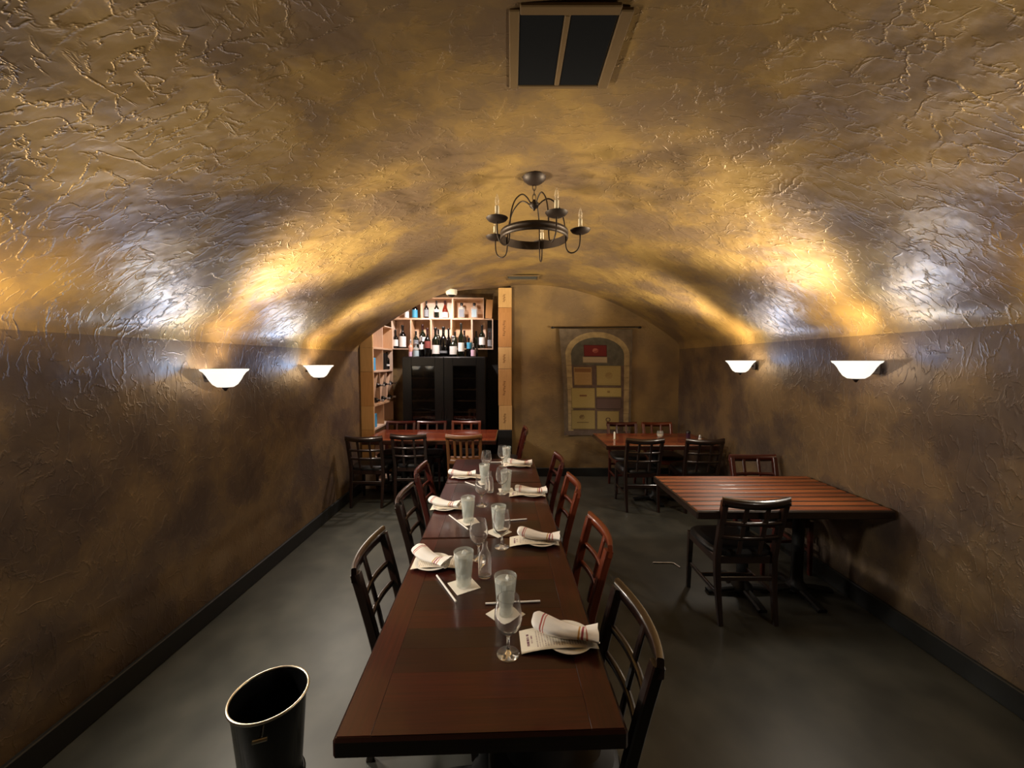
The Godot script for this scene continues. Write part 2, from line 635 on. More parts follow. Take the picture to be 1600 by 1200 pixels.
func grid_mesh(cols: int, rows: int, fn: Callable, out_dir: float, u0: float) -> ArrayMesh:
	# fn(i, j) -> [position, displaced-normal hint]; one indexed smooth grid
	var vs := PackedVector3Array()
	var ns := PackedVector3Array()
	var us := PackedVector2Array()
	var ix := PackedInt32Array()
	vs.resize((cols + 1) * (rows + 1))
	ns.resize(vs.size())
	us.resize(vs.size())
	for j in rows + 1:
		for i in cols + 1:
			var r: Array = fn.call(float(i) / cols, float(j) / rows)
			vs[j * (cols + 1) + i] = r[0]
			us[j * (cols + 1) + i] = Vector2(u0 + r[1], -r[0].z if r.size() < 3 else r[2]) / 3.6
	for j in rows + 1:
		for i in cols + 1:
			var a := vs[j * (cols + 1) + mini(i + 1, cols)] - vs[j * (cols + 1) + maxi(i - 1, 0)]
			var b := vs[mini(j + 1, rows) * (cols + 1) + i] - vs[maxi(j - 1, 0) * (cols + 1) + i]
			ns[j * (cols + 1) + i] = (a.cross(b) * out_dir).normalized()
	for j in rows:
		for i in cols:
			var q := j * (cols + 1) + i
			var t := [q, q + 1, q + cols + 2, q + cols + 1]
			var flip: bool = (vs[t[1]] - vs[t[0]]).cross(vs[t[2]] - vs[t[0]]).dot(ns[q]) > 0.0
			if flip: ix.append_array([t[0], t[2], t[1], t[0], t[3], t[2]])
			else: ix.append_array([t[0], t[1], t[2], t[0], t[2], t[3]])
	var arr := []
	arr.resize(Mesh.ARRAY_MAX)
	arr[Mesh.ARRAY_VERTEX] = vs
	arr[Mesh.ARRAY_NORMAL] = ns
	arr[Mesh.ARRAY_TEX_UV] = us
	arr[Mesh.ARRAY_INDEX] = ix
	var am := ArrayMesh.new()
	am.add_surface_from_arrays(Mesh.PRIMITIVE_TRIANGLES, arr)
	return am


func build_shell() -> void:
	var lump := noise(301, 1.3, 3)
	var creased := noise(302, 4.5, 3)
	creased.fractal_type = FastNoiseLite.FRACTAL_RIDGED
	creased.domain_warp_enabled = true
	creased.domain_warp_amplitude = 0.25
	creased.domain_warp_frequency = 3.0
	var push := func(p: Vector3, amount: float) -> float:
		return amount * (0.014 * lump.get_noise_3dv(p) + 0.004 * creased.get_noise_3d(p.x, p.y, p.z * 1.6))
	# vault, with the drape of hand-trowelled plaster
	var span := WALL_R - WALL_L
	var prof := []
	for i in 251: prof.append(vault_profile(i / 250.0))
	var run := [0.0]
	for i in range(1, 251): run.append(run[i - 1] + (prof[i] - prof[i - 1]).length())
	var ceiling := struct("ceiling", grid_mesh(250, 340, func(s: float, t: float) -> Array:
		var i := int(round(s * 250.0))
		var q: Vector2 = prof[i]
		var tg: Vector2 = prof[mini(i + 1, 250)] - prof[maxi(i - 1, 0)]
		var nor := Vector3(tg.y, -tg.x, 0).normalized()
		var z := lerpf(FRONT, vault_end(q.x), t)
		var p := Vector3(q.x, q.y, z)
		var calm := clampf((1.0 - t) * 12.0, 0.2, 1.0) * clampf(minf(s, 1.0 - s) * 25.0, 0.0, 1.0)
		calm *= clampf(Vector2((q.x - 0.18) / 0.30, (z + 1.455) / 0.30).length() - 0.7, 0.0, 1.0)
		return [p + nor * push.call(p, calm), run[i]], -1.0, 1.95), M.plaster)
	# the thickness of the vault where it opens into the wine niche, and its outside
	var lip := MB.new()
	var outer := MB.new()
	for i in 60:
		var xa := WALL_L - 0.02 + (span + 0.04) * i / 60.0
		var xb := WALL_L - 0.02 + (span + 0.04) * (i + 1) / 60.0
		var a := Vector3(xa, vault_y(xa), vault_end(xa))
		var b := Vector3(xb, vault_y(xb), vault_end(xb))
		var up := Vector3(0, 0.14, 0)
		if xb < 0.1: lip.face([a, b, b + up, a + up], Vector3(0, 0, -1), [Vector2(xa, 0), Vector2(xb, 0), Vector2(xb, 0.1), Vector2(xa, 0.1)])
		outer.face([a + up, b + up, Vector3(b.x, b.y + 0.14, FRONT), Vector3(a.x, a.y + 0.14, FRONT)], Vector3.UP)
	part("vault_edge", lip.mesh(), M.plaster, ceiling)
	part("outer_shell", outer.mesh(), M.plaster_wall, ceiling)
	# side walls: displaced faces in front of solid boxes
	for side in [-1, 1]:
		var x0: float = WALL_L if side < 0 else WALL_R
		var z1: float = NICHE_BACK if side < 0 else BACK
		var w := struct("wall_left" if side < 0 else "wall_right", grid_mesh(70, 280, func(s: float, t: float) -> Array:
			var p := Vector3(x0, (vault_y(x0) - 0.075 + (0.3 if t > 0.86 and side < 0 else 0.0)) * s, lerpf(FRONT, z1, t))
			var fade := clampf((1.0 - t) * 14.0, 0.0, 1.0)
			return [p + Vector3(-side, 0, 0) * push.call(p, 0.7 * fade * clampf((1.0 - s) * 9.0, 0.0, 1.0)), p.y * -side], -1.0 if side < 0 else 1.0, 1.95 - (vault_y(WALL_L) - 0.075) if side < 0 else 1.95 + run[250] + (vault_y(WALL_R) - 0.075)), M.plaster_wall)
		part("masonry", MB.new().box(Vector3(x0 + side * 0.14, 1.5, (FRONT + z1) * 0.5), Vector3(0.2, 3.0, FRONT - z1 + 0.2), 0.0).mesh(), M.plaster_wall, w)
	struct("floor", MB.new().box(Vector3(0.22, -0.05, -2.3), Vector3(5.0, 0.1, 8.2), 0.0).mesh(), M.floor)
	var back := struct("wall_back", grid_mesh(90, 110, func(s: float, t: float) -> Array:
		var p := Vector3(-0.02 + (WALL_R + 0.02) * t, 2.82 * s, BACK)
		return [p + Vector3(0, 0, 1) * push.call(p, 0.35), p.x, p.y], -1.0, 0.0), M.plaster_back)
	part("masonry", MB.new().box(Vector3(1.28, 1.5, BACK - 0.15), Vector3(2.5, 3.0, 0.2), 0.0).mesh(), M.plaster_wall, back)
	struct("wall_front", MB.new().box(Vector3(0.22, 1.5, FRONT + 0.05), Vector3(5.0, 3.0, 0.1), 0.0).mesh(), M.plaster_wall)
	# the niche behind the arch
	struct("wall_niche_back", MB.new().box(Vector3(-1.0, 1.5, NICHE_BACK - 0.05), Vector3(2.2, 3.0, 0.1), 0.0).mesh(), M.plaster_back)
	struct("wall_niche_right", MB.new().box(Vector3(-0.1, 1.5, (BACK + NICHE_BACK) * 0.5 - 0.06), Vector3(0.16, 3.0, 0.46), 0.0).mesh(), M.plaster_wall)
	struct("ceiling_niche", MB.new().box(Vector3(-1.0, 2.84, -5.6), Vector3(2.2, 0.1, 1.4), 0.0).mesh(), M.plaster_back)
	# baseboards
	struct("baseboard_left", MB.new().box(Vector3(WALL_L + 0.012, 0.063, -1.75), Vector3(0.024, 0.126, 6.7), 0.005).mesh(), M.base)
	struct("baseboard_right", MB.new().box(Vector3(WALL_R - 0.012, 0.063, -2.07), Vector3(0.024, 0.126, 7.3), 0.005).mesh(), M.base)
	struct("baseboard_back", MB.new().box(Vector3(1.2, 0.063, BACK + 0.012), Vector3(2.4, 0.126, 0.024), 0.005).mesh(), M.base)


# ---------------------------------------------------------------- sconces
func make_sconce(side: float, label: String, at: Vector3, gain := 1.0) -> Node3D:
	# side: +1 when the wall is on the left (bowl stands out towards +x)
	var t := thing("wall_sconce", label, "wall lamp", at, 0.0, "bowl sconces along the vault")
	var prof := [Vector2(0.012, -0.118), Vector2(0.045, -0.115), Vector2(0.068, -0.098), Vector2(0.086, -0.07), Vector2(0.1, -0.042), Vector2(0.115, -0.02), Vector2(0.128, -0.011), Vector2(0.133, 0.0),
		Vector2(0.127, 0.0), Vector2(0.112, -0.013), Vector2(0.096, -0.036), Vector2(0.08, -0.066), Vector2(0.062, -0.092), Vector2(0.04, -0.107), Vector2(0.012, -0.11)]
	part("lamp_bowl", MB.new().lathe(prof, 40).mesh(), M.lamp_glass, t)
	part("finial", MB.new().lathe([Vector2(0.0, -0.142), Vector2(0.008, -0.138), Vector2(0.011, -0.13), Vector2(0.02, -0.122), Vector2(0.022, -0.115), Vector2(0.0, -0.112)], 16).mesh(), M.wrought, t)
	part("arm", MB.new().tube([Vector3(-side * 0.13, -0.055, 0), Vector3(-side * 0.092, -0.055, 0)], 0.009).mesh(), M.wrought, t)
	part("wall_plate", MB.new().box(Vector3(-side * 0.131, -0.052, 0), Vector3(0.014, 0.075, 0.06), 0.005).mesh(), M.wrought, t)
	# two directional bulbs in a V: a cool one turned to the near side, a warm one to the far side
	var aim := Vector3(side * 0.74, 0.62, -0.08)
	if at.z < -3.0: aim = Vector3(side * 0.70, 0.55, -0.36)
	elif at.z > -2.0: aim = Vector3(side * 0.84, 0.5, -0.05)
	t.add_child(spot(Vector3(0, -0.02, -0.03), aim, WARM, E_WARM * ((0.72 if at.z < -3.0 else 1.0) if gain > 0.5 else E_REAR), 38, 0.1, 0.9))
	t.add_child(spot(Vector3(0, -0.02, 0.03), Vector3(side * 0.5, 0.77, 0.5), COOL, E_COOL * (1.0 if gain > 0.5 else E_REAR), 42, 0.1, 0.8))
	t.add_child(spot(Vector3(0, -0.03, -0.05), Vector3(-side * 0.02, 0.8, -0.42), AMBER, E_LOBE, 50))
	t.add_child(spot(Vector3(0, -0.03, 0.05), Vector3(-side * 0.05, 0.75, 0.85), BLUE, E_BLUE * (1.1 if side > 0.0 else 0.9), 55))
	# what the front of the translucent bowl gives to the room, and its glow on the wall
	t.add_child(spot(Vector3(side * 0.13, -0.05, 0), Vector3(side * 0.75, -0.75, 0), c8(255, 244, 228), (E_FRONT_L if side > 0.0 else E_FRONT_R), 62, 0.1, 0.8))
	t.add_child(omni(Vector3(0, -0.06, -0.02), AMBER, E_GLOW * gain))
	t.add_child(omni(Vector3(0, -0.04, 0.06), COOL, E_GLOW * 0.25 * gain))
	return t


# ---------------------------------------------------------------- chairs
func make_chair(kind: String, wood_: Material, label: String, group: String) -> Node3D:
	# faces -z; crest of the back at about z = 0.285, y = 0.85
	var t := thing("dining_chair", label, "chair", Vector3.ZERO, 0.0, group)
	var rect := func(w: float, h: float) -> Array:
		var b := 0.0045
		return [Vector2(w - b, -h), Vector2(w, -h + b), Vector2(w, h - b), Vector2(w - b, h), Vector2(-w + b, h), Vector2(-w, h - b), Vector2(-w, -h + b), Vector2(-w + b, -h)]
	var lean := func(y: float) -> float:
		return 0.19 + 0.10 * pow(clampf((y - 0.42) / 0.43, 0, 1), 1.15)
	var W := 0.188
	# seat: padded square with rounded front corners
	var seat := MB.new()
	var rim := []
	for k in 28:
		var a := TAU * k / 28.0
		var cx: float = signf(cos(a)) * pow(absf(cos(a)), 0.42) * 0.212
		var cz: float = signf(sin(a)) * pow(absf(sin(a)), 0.42) * 0.203
		rim.append(Vector3(cx * (1.0 - 0.06 * clampf(cz / 0.2, 0, 1)), 0, cz))
	var lay := [[0.43, 1.0], [0.447, 1.012], [0.462, 0.99], [0.472, 0.93], [0.477, 0.75]]
	for l in lay.size() - 1:
		for k in 28:
			var k2 := (k + 1) % 28
			var A: Vector3 = rim[k] * lay[l][1] + Vector3.UP * lay[l][0]
			var B: Vector3 = rim[k2] * lay[l][1] + Vector3.UP * lay[l][0]
			var C: Vector3 = rim[k2] * lay[l + 1][1] + Vector3.UP * lay[l + 1][0]
			var D: Vector3 = rim[k] * lay[l + 1][1] + Vector3.UP * lay[l + 1][0]
			var up: float = [0.0, 0.35, 1.2, 3.0][l]
			var na: Vector3 = (rim[k].normalized() + Vector3.UP * up).normalized()
			var nb: Vector3 = (rim[k2].normalized() + Vector3.UP * up).normalized()
			seat.tri(A, B, C, na, nb, nb); seat.tri(A, C, D, na, nb, na)
	var cap := []
	for k in 28: cap.append(rim[k] * 0.75 + Vector3.UP * 0.477)
	seat.face(cap, Vector3.UP)
	part("seat", seat.mesh(), M.vinyl if wood_ == M.espresso or kind != "slat" else wood_, t)
	part("seat_frame", MB.new().box(Vector3(0, 0.405, -0.185), Vector3(0.37, 0.055, 0.022)).box(Vector3(0, 0.405, 0.185), Vector3(0.35, 0.055, 0.022)).box(Vector3(-0.188, 0.405, 0), Vector3(0.022, 0.055, 0.35)).box(Vector3(0.188, 0.405, 0), Vector3(0.022, 0.055, 0.35)).mesh(), wood_, t)
	for s in [-1.0, 1.0]:
		part("front_leg", MB.new().sweep([Vector3(s * 0.186, 0, -0.195), Vector3(s * 0.186, 0.2, -0.188), Vector3(s * 0.184, 0.43, -0.182)], rect.call(0.018, 0.018), Vector3.RIGHT, false, false, [0.72, 0.86, 1.0]).mesh(), wood_, t)
		var post := []
		for k in 9:
			var y := 0.82 * k / 8.0
			var z: float = lean.call(y) if y > 0.42 else 0.19 + 0.055 * pow((0.42 - y) / 0.42, 1.6)
			post.append(Vector3(s * (W - 0.012 + 0.014 * y / 0.82), y, z))
		part("back_post", MB.new().sweep(post, rect.call(0.0185, 0.019), Vector3.RIGHT, false, false, [0.75, 0.85, 0.92, 1.0, 1.05, 1.0, 1.0, 1.0, 1.0]).mesh(), wood_, t)
		part("side_stretcher", MB.new().box(Vector3(s * 0.184, 0.19, 0.012), Vector3(0.016, 0.026, 0.40), 0.003).mesh(), wood_, t)
	part("cross_stretcher", MB.new().box(Vector3(0, 0.19, -0.02), Vector3(0.36, 0.024, 0.018), 0.003).mesh(), wood_, t)
	part("back_stretcher", MB.new().box(Vector3(0, 0.285, 0.203), Vector3(0.36, 0.03, 0.016), 0.003).mesh(), wood_, t)
	var bow := func(x: float) -> float: return 0.038 * (1.0 - pow(x / 0.21, 2))
	var rail := func(y0: float, y1: float, half: float, thick: float, dip := 0.0) -> ArrayMesh:
		var b := MB.new()
		var path := []
		var ym := (y0 + y1) * 0.5
		for k in 15:
			var x := -half + 2.0 * half * k / 14.0
			path.append(Vector3(x, ym - dip * (1.0 - pow(x / half, 2)), lean.call(ym) + bow.call(x)))
		var hh: float = (y1 - y0) * 0.5
		var sec := []
		for k in 12:
			var a := TAU * k / 12.0
			sec.append(Vector2(signf(cos(a)) * pow(absf(cos(a)), 0.3) * hh, signf(sin(a)) * pow(absf(sin(a)), 0.3) * thick))
		return b.sweep(path, sec, Vector3.UP, true).mesh()
	part("crest_rail", rail.call(0.79, 0.85, 0.209, 0.0105, 0.012), wood_, t)
	var inner := [0.0] if kind == "single" else [-0.066, 0.066]
	var bars := [0.675, 0.575] if kind != "slat" else [0.55]
	if kind == "slat": inner = [-0.105, -0.035, 0.035, 0.105]
	for y in bars:
		if kind == "slat": part("back_panel", rail.call(0.44, 0.58, 0.18, 0.007), wood_, t)
		else: part("cross_rail", rail.call(y - 0.014, y + 0.014, 0.182, 0.009), wood_, t)
	for x in inner:
		var path := []
		var low := 0.46 if kind != "slat" else 0.57
		for k in 6:
			var y := lerpf(low, 0.80, k / 5.0)
			path.append(Vector3(x, y, lean.call(y) + bow.call(x)))
		part("mullion" if kind != "slat" else "slat", MB.new().sweep(path, rect.call(0.014 if kind != "slat" else 0.015, 0.007), Vector3.RIGHT).mesh(), wood_, t)
	return t


# ---------------------------------------------------------------- tables
func make_table(label: String, at: Vector3, turn: float, w: float, l: float, style: String, posts: Array, top_y := 0.75) -> Node3D:
	# w along x, l along z
	var t := thing("dining_table", label, "table", at, turn)
	var thick := 0.055
	var core_mat: Material = M.top_core
	if style == "strip": core_mat = M.strip_core
	var core := part("tabletop", MB.new().box(Vector3(0, top_y - thick * 0.5 - 0.001, 0), Vector3(w, thick - 0.002, l), 0.007).mesh(), core_mat, t)
	var k := 0
	var lift := top_y + 0.0
	if style == "framed":
		var bw := 0.085
		for s in [-1.0, 1.0]:
			part("plank", MB.new().box(Vector3(s * (w * 0.5 - 0.008 - bw * 0.5), lift - 0.006, 0), Vector3(bw, 0.012, l - 0.016), 0.0012, Basis(), Vector2(s, 3 + l)).mesh(), M.top[3 if s < 0 else 1], core)
		var cnt := int(round((l - 0.016) / 0.1))
		for i in cnt:
			var d := (l - 0.016) / cnt
			part("plank", MB.new().box(Vector3(0, lift - 0.006, -l * 0.5 + 0.008 + d * (i + 0.5)), Vector3(w - 0.016 - 2 * bw - 0.001, 0.012, d), 0.0002, Basis(), Vector2(i * 0.37, i * 0.61)).mesh(), M.top[[0, 2, 1, 3, 2, 0, 1, 2, 0, 3, 1, 3][i % 12]], core)
	elif style == "strip":
		var cnt2 := 9
		var d2 := (l - 0.014) / cnt2
		for i in cnt2:
			part("plank", MB.new().box(Vector3(0, lift - 0.005, -l * 0.5 + 0.007 + d2 * (i + 0.5)), Vector3(w - 0.014, 0.012, d2 - 0.027), 0.003, Basis(), Vector2(i * 0.43, i * 0.7)).mesh(), M.strip[(i * 2) % 3], core)
	else:
		var cnt3 := 6
		var d3 := (l - 0.016) / cnt3
		for i in cnt3:
			part("plank", MB.new().box(Vector3(0, lift - 0.006, -l * 0.5 + 0.008 + d3 * (i + 0.5)), Vector3(w - 0.016, 0.012, d3 - 0.002), 0.0012, Basis(), Vector2(i * 0.43, i * 0.7)).mesh(), M.red[i % 3], core)
	for p in posts:
		var base := MB.new()
		base.lathe([Vector2(0.075, 0.03), Vector2(0.07, 0.06), Vector2(0.042, 0.09), Vector2(0.038, 0.14), Vector2(0.038, 0.60), Vector2(0.05, 0.66), Vector2(0.0, 0.66)], 20, Transform3D(Basis(), p))
		part("column", base.mesh(), M.iron, t)
		var feet := MB.new()
		for a in [0.0, PI * 0.5]:
			var dir := Vector3(cos(a), 0, sin(a))
			feet.sweep([p - dir * 0.25 + Vector3.UP * 0.014, p - dir * 0.13 + Vector3.UP * 0.035, p + Vector3.UP * 0.045, p + dir * 0.13 + Vector3.UP * 0.035, p + dir * 0.25 + Vector3.UP * 0.014], [Vector2(0.03, -0.012), Vector2(0.03, 0.006), Vector2(0.018, 0.014), Vector2(-0.018, 0.014), Vector2(-0.03, 0.006), Vector2(-0.03, -0.012)], dir.cross(Vector3.UP))
		part("foot", feet.mesh(), M.iron, t)
		part("bracket", MB.new().box(p + Vector3(0, 0.676, 0), Vector3(0.40, 0.032, 0.05), 0.004).box(p + Vector3(0, 0.676, 0), Vector3(0.05, 0.03, 0.40), 0.004).mesh(), M.iron, t)
	return t


# ---------------------------------------------------------------- bottles
func make_bottle(h: float, r: float, glass: Material, label_mat: Material, lab: Array, foil: Material, label: String, at: Vector3, group: String, burgundy := false, turn := 0.0) -> Node3D:
	# lab: [from, to] as shares of the height
	var t := thing("wine_bottle", label, "bottle", at, turn, group)
	var nr := r * 0.36
	var sh := 0.56 if not burgundy else 0.45
	var nk := 0.7
	var prof := [Vector2(0, 0.003), Vector2(r * 0.88, 0), Vector2(r, h * 0.02), Vector2(r, h * sh), Vector2(r * 0.93, h * (sh + 0.04)), Vector2(r * 0.74, h * (sh + (nk - sh) * 0.55)), Vector2(nr * 1.25, h * nk), Vector2(nr, h * (nk + 0.05)), Vector2(nr, h * 0.93), Vector2(nr * 1.15, h * 0.94), Vector2(nr * 1.15, h * 0.975), Vector2(nr * 0.9, h), Vector2(0, h)]
	part("bottle_body", MB.new().lathe(prof, 20).mesh(), glass, t)
	if label_mat: part("label_band", MB.new().lathe([Vector2(r + 0.0002, h * lab[0]), Vector2(r + 0.0009, h * lab[0]), Vector2(r + 0.0009, h * lab[1]), Vector2(r + 0.0002, h * lab[1])], 20).mesh(), label_mat, t)
	if foil: part("foil_capsule", MB.new().lathe([Vector2(nr * 1.06, h * 0.78), Vector2(nr * 1.08, h * 0.93), Vector2(nr * 1.24, h * 0.94), Vector2(nr * 1.24, h * 0.98), Vector2(nr, h * 1.003), Vector2(0, h * 1.004)], 16).mesh(), foil, t)
	return t


func make_square_bottle(h: float, w: float, label: String, at: Vector3, lab: Material) -> Node3D:
	var t := thing("square_bottle", label, "bottle", at, 0.0, "bottles on the upper shelf")
	part("bottle_body", MB.new().box(Vector3(0, h * 0.36, 0), Vector3(w, h * 0.72, w * 0.7), 0.012).mesh(), M.bottle_clear, t)
	part("bottle_neck", MB.new().lathe([Vector2(w * 0.2, h * 0.715), Vector2(w * 0.19, h * 0.78), Vector2(w * 0.19, h * 0.82), Vector2(0, h * 0.82)], 14).mesh(), M.bottle_clear, t)
	part("stopper", MB.new().lathe([Vector2(0.0, h * 0.8), Vector2(w * 0.22, h * 0.82), Vector2(w * 0.24, h * 0.97), Vector2(w * 0.18, h), Vector2(0, h)], 14).mesh(), M.black, t)
	part("label_panel", MB.new().box(Vector3(0, h * 0.33, w * 0.35 + 0.001), Vector3(w * 0.72, h * 0.5, 0.002), 0.0).mesh(), lab, t)
	return t


# ---------------------------------------------------------------- crates
func make_crate(label: String, at: Vector3, w: float, h: float, d: float, turn: float, dividers: int, tone: int, group: String, palette: Array, slant := false) -> Node3D:
	# open towards local +z; at = centre of the bottom of the open face
	var t := thing("wine_crate", label, "crate", at, turn, group)
	var b := 0.011
	var pal := palette
	part("bottom_board", MB.new().box(Vector3(0, b * 0.5, -d * 0.5), Vector3(w - 0.002, b, d), 0.001).mesh(), pal[tone % pal.size()], t)
	part("top_board", MB.new().box(Vector3(0, h - b * 0.5 - 0.001, -d * 0.5), Vector3(w - 0.002, b, d), 0.001).mesh(), pal[(tone + 1) % pal.size()], t)
	for s in [-1.0, 1.0]:
		part("side_board", MB.new().box(Vector3(s * (w * 0.5 - b * 0.5 - 0.001), h * 0.5, -d * 0.5), Vector3(b, h - 2 * b - 0.002, d), 0.001, Basis(), Vector2(tone * 0.3, s)).mesh(), pal[(tone + 2) % pal.size()], t)
	part("back_board", MB.new().box(Vector3(0, h * 0.5, -d + 0.005), Vector3(w - 2 * b, h - 2 * b, 0.008), 0.0, Basis(), Vector2(tone * 0.7, tone)).mesh(), pal[tone % pal.size()], t)
	for i in dividers:
		part("divider", MB.new().box(Vector3(-w * 0.5 + w * (i + 1) / (dividers + 1), h * 0.5, -d * 0.5), Vector3(0.009, h - 2 * b - 0.002, d - 0.02), 0.001).mesh(), pal[(tone + 1) % pal.size()], t)
	if slant:
		for i in dividers + 1:
			var cw := w / (dividers + 1)
			part("slanted_divider", MB.new().box(Vector3(-w * 0.5 + cw * (i + 0.5), h * 0.5, -d * 0.5 - 0.01), Vector3(0.008, h * 0.86, d - 0.03), 0.001, Basis(Vector3(0, 0, 1), -0.45)).mesh(), pal[(tone + 2) % pal.size()], t)
	return t


# ---------------------------------------------------------------- tableware
func make_wine_glass(label: String, at: Vector3, h := 0.187) -> Node3D:
	var t := thing("wine_glass", label, "wine glass", at, 0.0, "stemmed wine glasses on the long table")
	var k := h / 0.187
	var o := [Vector2(0, 0.0), Vector2(0.034, 0.0), Vector2(0.036, 0.002), Vector2(0.033, 0.0032), Vector2(0.014, 0.005), Vector2(0.006, 0.010), Vector2(0.0045, 0.03), Vector2(0.005, 0.058), Vector2(0.012, 0.068), Vector2(0.03, 0.083), Vector2(0.041, 0.103), Vector2(0.044, 0.122), Vector2(0.0425, 0.145), Vector2(0.038, 0.17), Vector2(0.035, 0.187),
		Vector2(0.0338, 0.187), Vector2(0.0366, 0.17), Vector2(0.041, 0.145), Vector2(0.0424, 0.122), Vector2(0.0394, 0.104), Vector2(0.0285, 0.085), Vector2(0.011, 0.072), Vector2(0, 0.07)]
	var prof := []
	for p in o: prof.append(p * k)
	part("glass_body", MB.new().lathe(prof, 32).mesh(), M.glass, t)
	return t


func make_tumbler(label: String, at: Vector3, turn: float) -> Node3D:
	var t := thing("water_tumbler", label, "glass", at, turn, "tumblers of iced water on the long table")
	part("glass_body", MB.new().lathe([Vector2(0, 0), Vector2(0.029, 0), Vector2(0.031, 0.003), Vector2(0.042, 0.145), Vector2(0.0405, 0.146), Vector2(0.0298, 0.008), Vector2(0, 0.007)], 28).mesh(), M.thin, t)
	part("ice_water", MB.new().lathe([Vector2(0, 0.0085), Vector2(0.0292, 0.0085), Vector2(0.0393, 0.128), Vector2(0.037, 0.131), Vector2(0, 0.132)], 24).mesh(), M.ice_water, t)
	var r := RandomNumberGenerator.new()
	r.seed = 5
	for k in 9:
		var y := 0.03 + 0.0125 * k
		var a := k * 2.4
		var b := Basis.from_euler(Vector3(r.randf() * 2, r.randf() * 3, r.randf() * 2))
		part("ice_cube", MB.new().box(Vector3(cos(a) * 0.014, y, sin(a) * 0.014), Vector3(0.024, 0.022, 0.022), 0.004, b).mesh(), M.ice, t)
	return t


func make_plate(label: String, at: Vector3) -> Node3D:
	var t := thing("side_plate", label, "plate", at, 0.0, "white side plates on the long table")
	part("plate_body", MB.new().lathe([Vector2(0, 0.002), Vector2(0.045, 0.0), Vector2(0.05, 0.002), Vector2(0.062, 0.009), Vector2(0.082, 0.014), Vector2(0.083, 0.0155), Vector2(0.08, 0.0165), Vector2(0.06, 0.012), Vector2(0.05, 0.006), Vector2(0, 0.005)], 40).mesh(), M.china, t)
	return t


func make_menu(label: String, at: Vector3, turn: float) -> Node3D:
	var t := thing("menu_card", label, "menu", at, turn, "menu cards at the place settings")
	var b := MB.new()
	var curve := func(s: float, q: float) -> Vector3: return Vector3((s - 0.5) * 0.25, 0.0008 - 0.012 * pow(absf(s - 0.56) * 2.0, 2.2), (q - 0.5) * 0.108)
	b.sheet(12, 2, func(s: float, q: float) -> Vector3: return curve.call(s, q))
	var under := MB.new()
	under.sheet(12, 2, func(s: float, q: float) -> Vector3: return curve.call(s, q) - Vector3(0, 0.0006, 0))
	part("card", b.mesh(), M.menu, t)
	part("backing", under.mesh(), M.paper, t)
	return t


func make_napkin(label: String, at: Vector3, turn: float) -> Node3D:
	var t := thing("napkin", label, "napkin", at, turn, "rolled striped napkins at the place settings")
	var b := MB.new()
	b.sheet(30, 28, func(s: float, q: float) -> Vector3:
		var a := -q * TAU
		var pleat := pow(absf(sin(a * 2.5 + 0.5 + 0.8 * s)), 0.6)
		var r := 0.021 + 0.005 * sin(s * 5.0 + 0.6) + 0.0045 * pleat
		if s > 0.78: r *= 1.0 + 0.55 * (s - 0.78) / 0.22 * (0.5 + 0.6 * sin(a * 3.0))
		if s < 0.05: r *= 0.7 + s * 6.0
		var x := (s - 0.5) * 0.225 + 0.012 * cos(a) * (1.0 if s > 0.8 else 0.3)
		return Vector3(x, 0.0175 + sin(a) * r * 0.66 + 0.004 * cos(s * 5.5), cos(a) * r * 1.38 + 0.010 * sin(s * 4.0)))
	part("cloth_roll", b.mesh(), M.cloth, t)
	for e in [-1.0, 1.0]:
		var path := []
		for k in 20:
			var a := k * 0.55
			var r := 0.005 + 0.0008 * k
			path.append(Vector3(e * 0.108, 0.019 + sin(a) * r * 0.6, cos(a) * r * 1.3 + 0.004 * e))
		part("rolled_end", MB.new().sweep(path, [Vector2(0.003, -0.0012), Vector2(0.003, 0.0012), Vector2(-0.003, 0.0012), Vector2(-0.003, -0.0012)], Vector3.RIGHT).mesh(), M.paper, t)
	return t


# ---------------------------------------------------------------- light settings
var WARM := c8(255, 232, 194)
var AMBER := c8(255, 220, 162)
var COOL := c8(208, 226, 255)
var BLUE := c8(118, 180, 255)
var E_WARM := 5.8
var E_COOL := 0.1
var E_LOBE := 0.36
var E_BLUE := 0.13
var E_FRONT_L := 1.3
var E_FRONT_R := 0.35
var E_REAR := 0.18
var E_GLOW := 0.034
var E_NICHE := 1.9


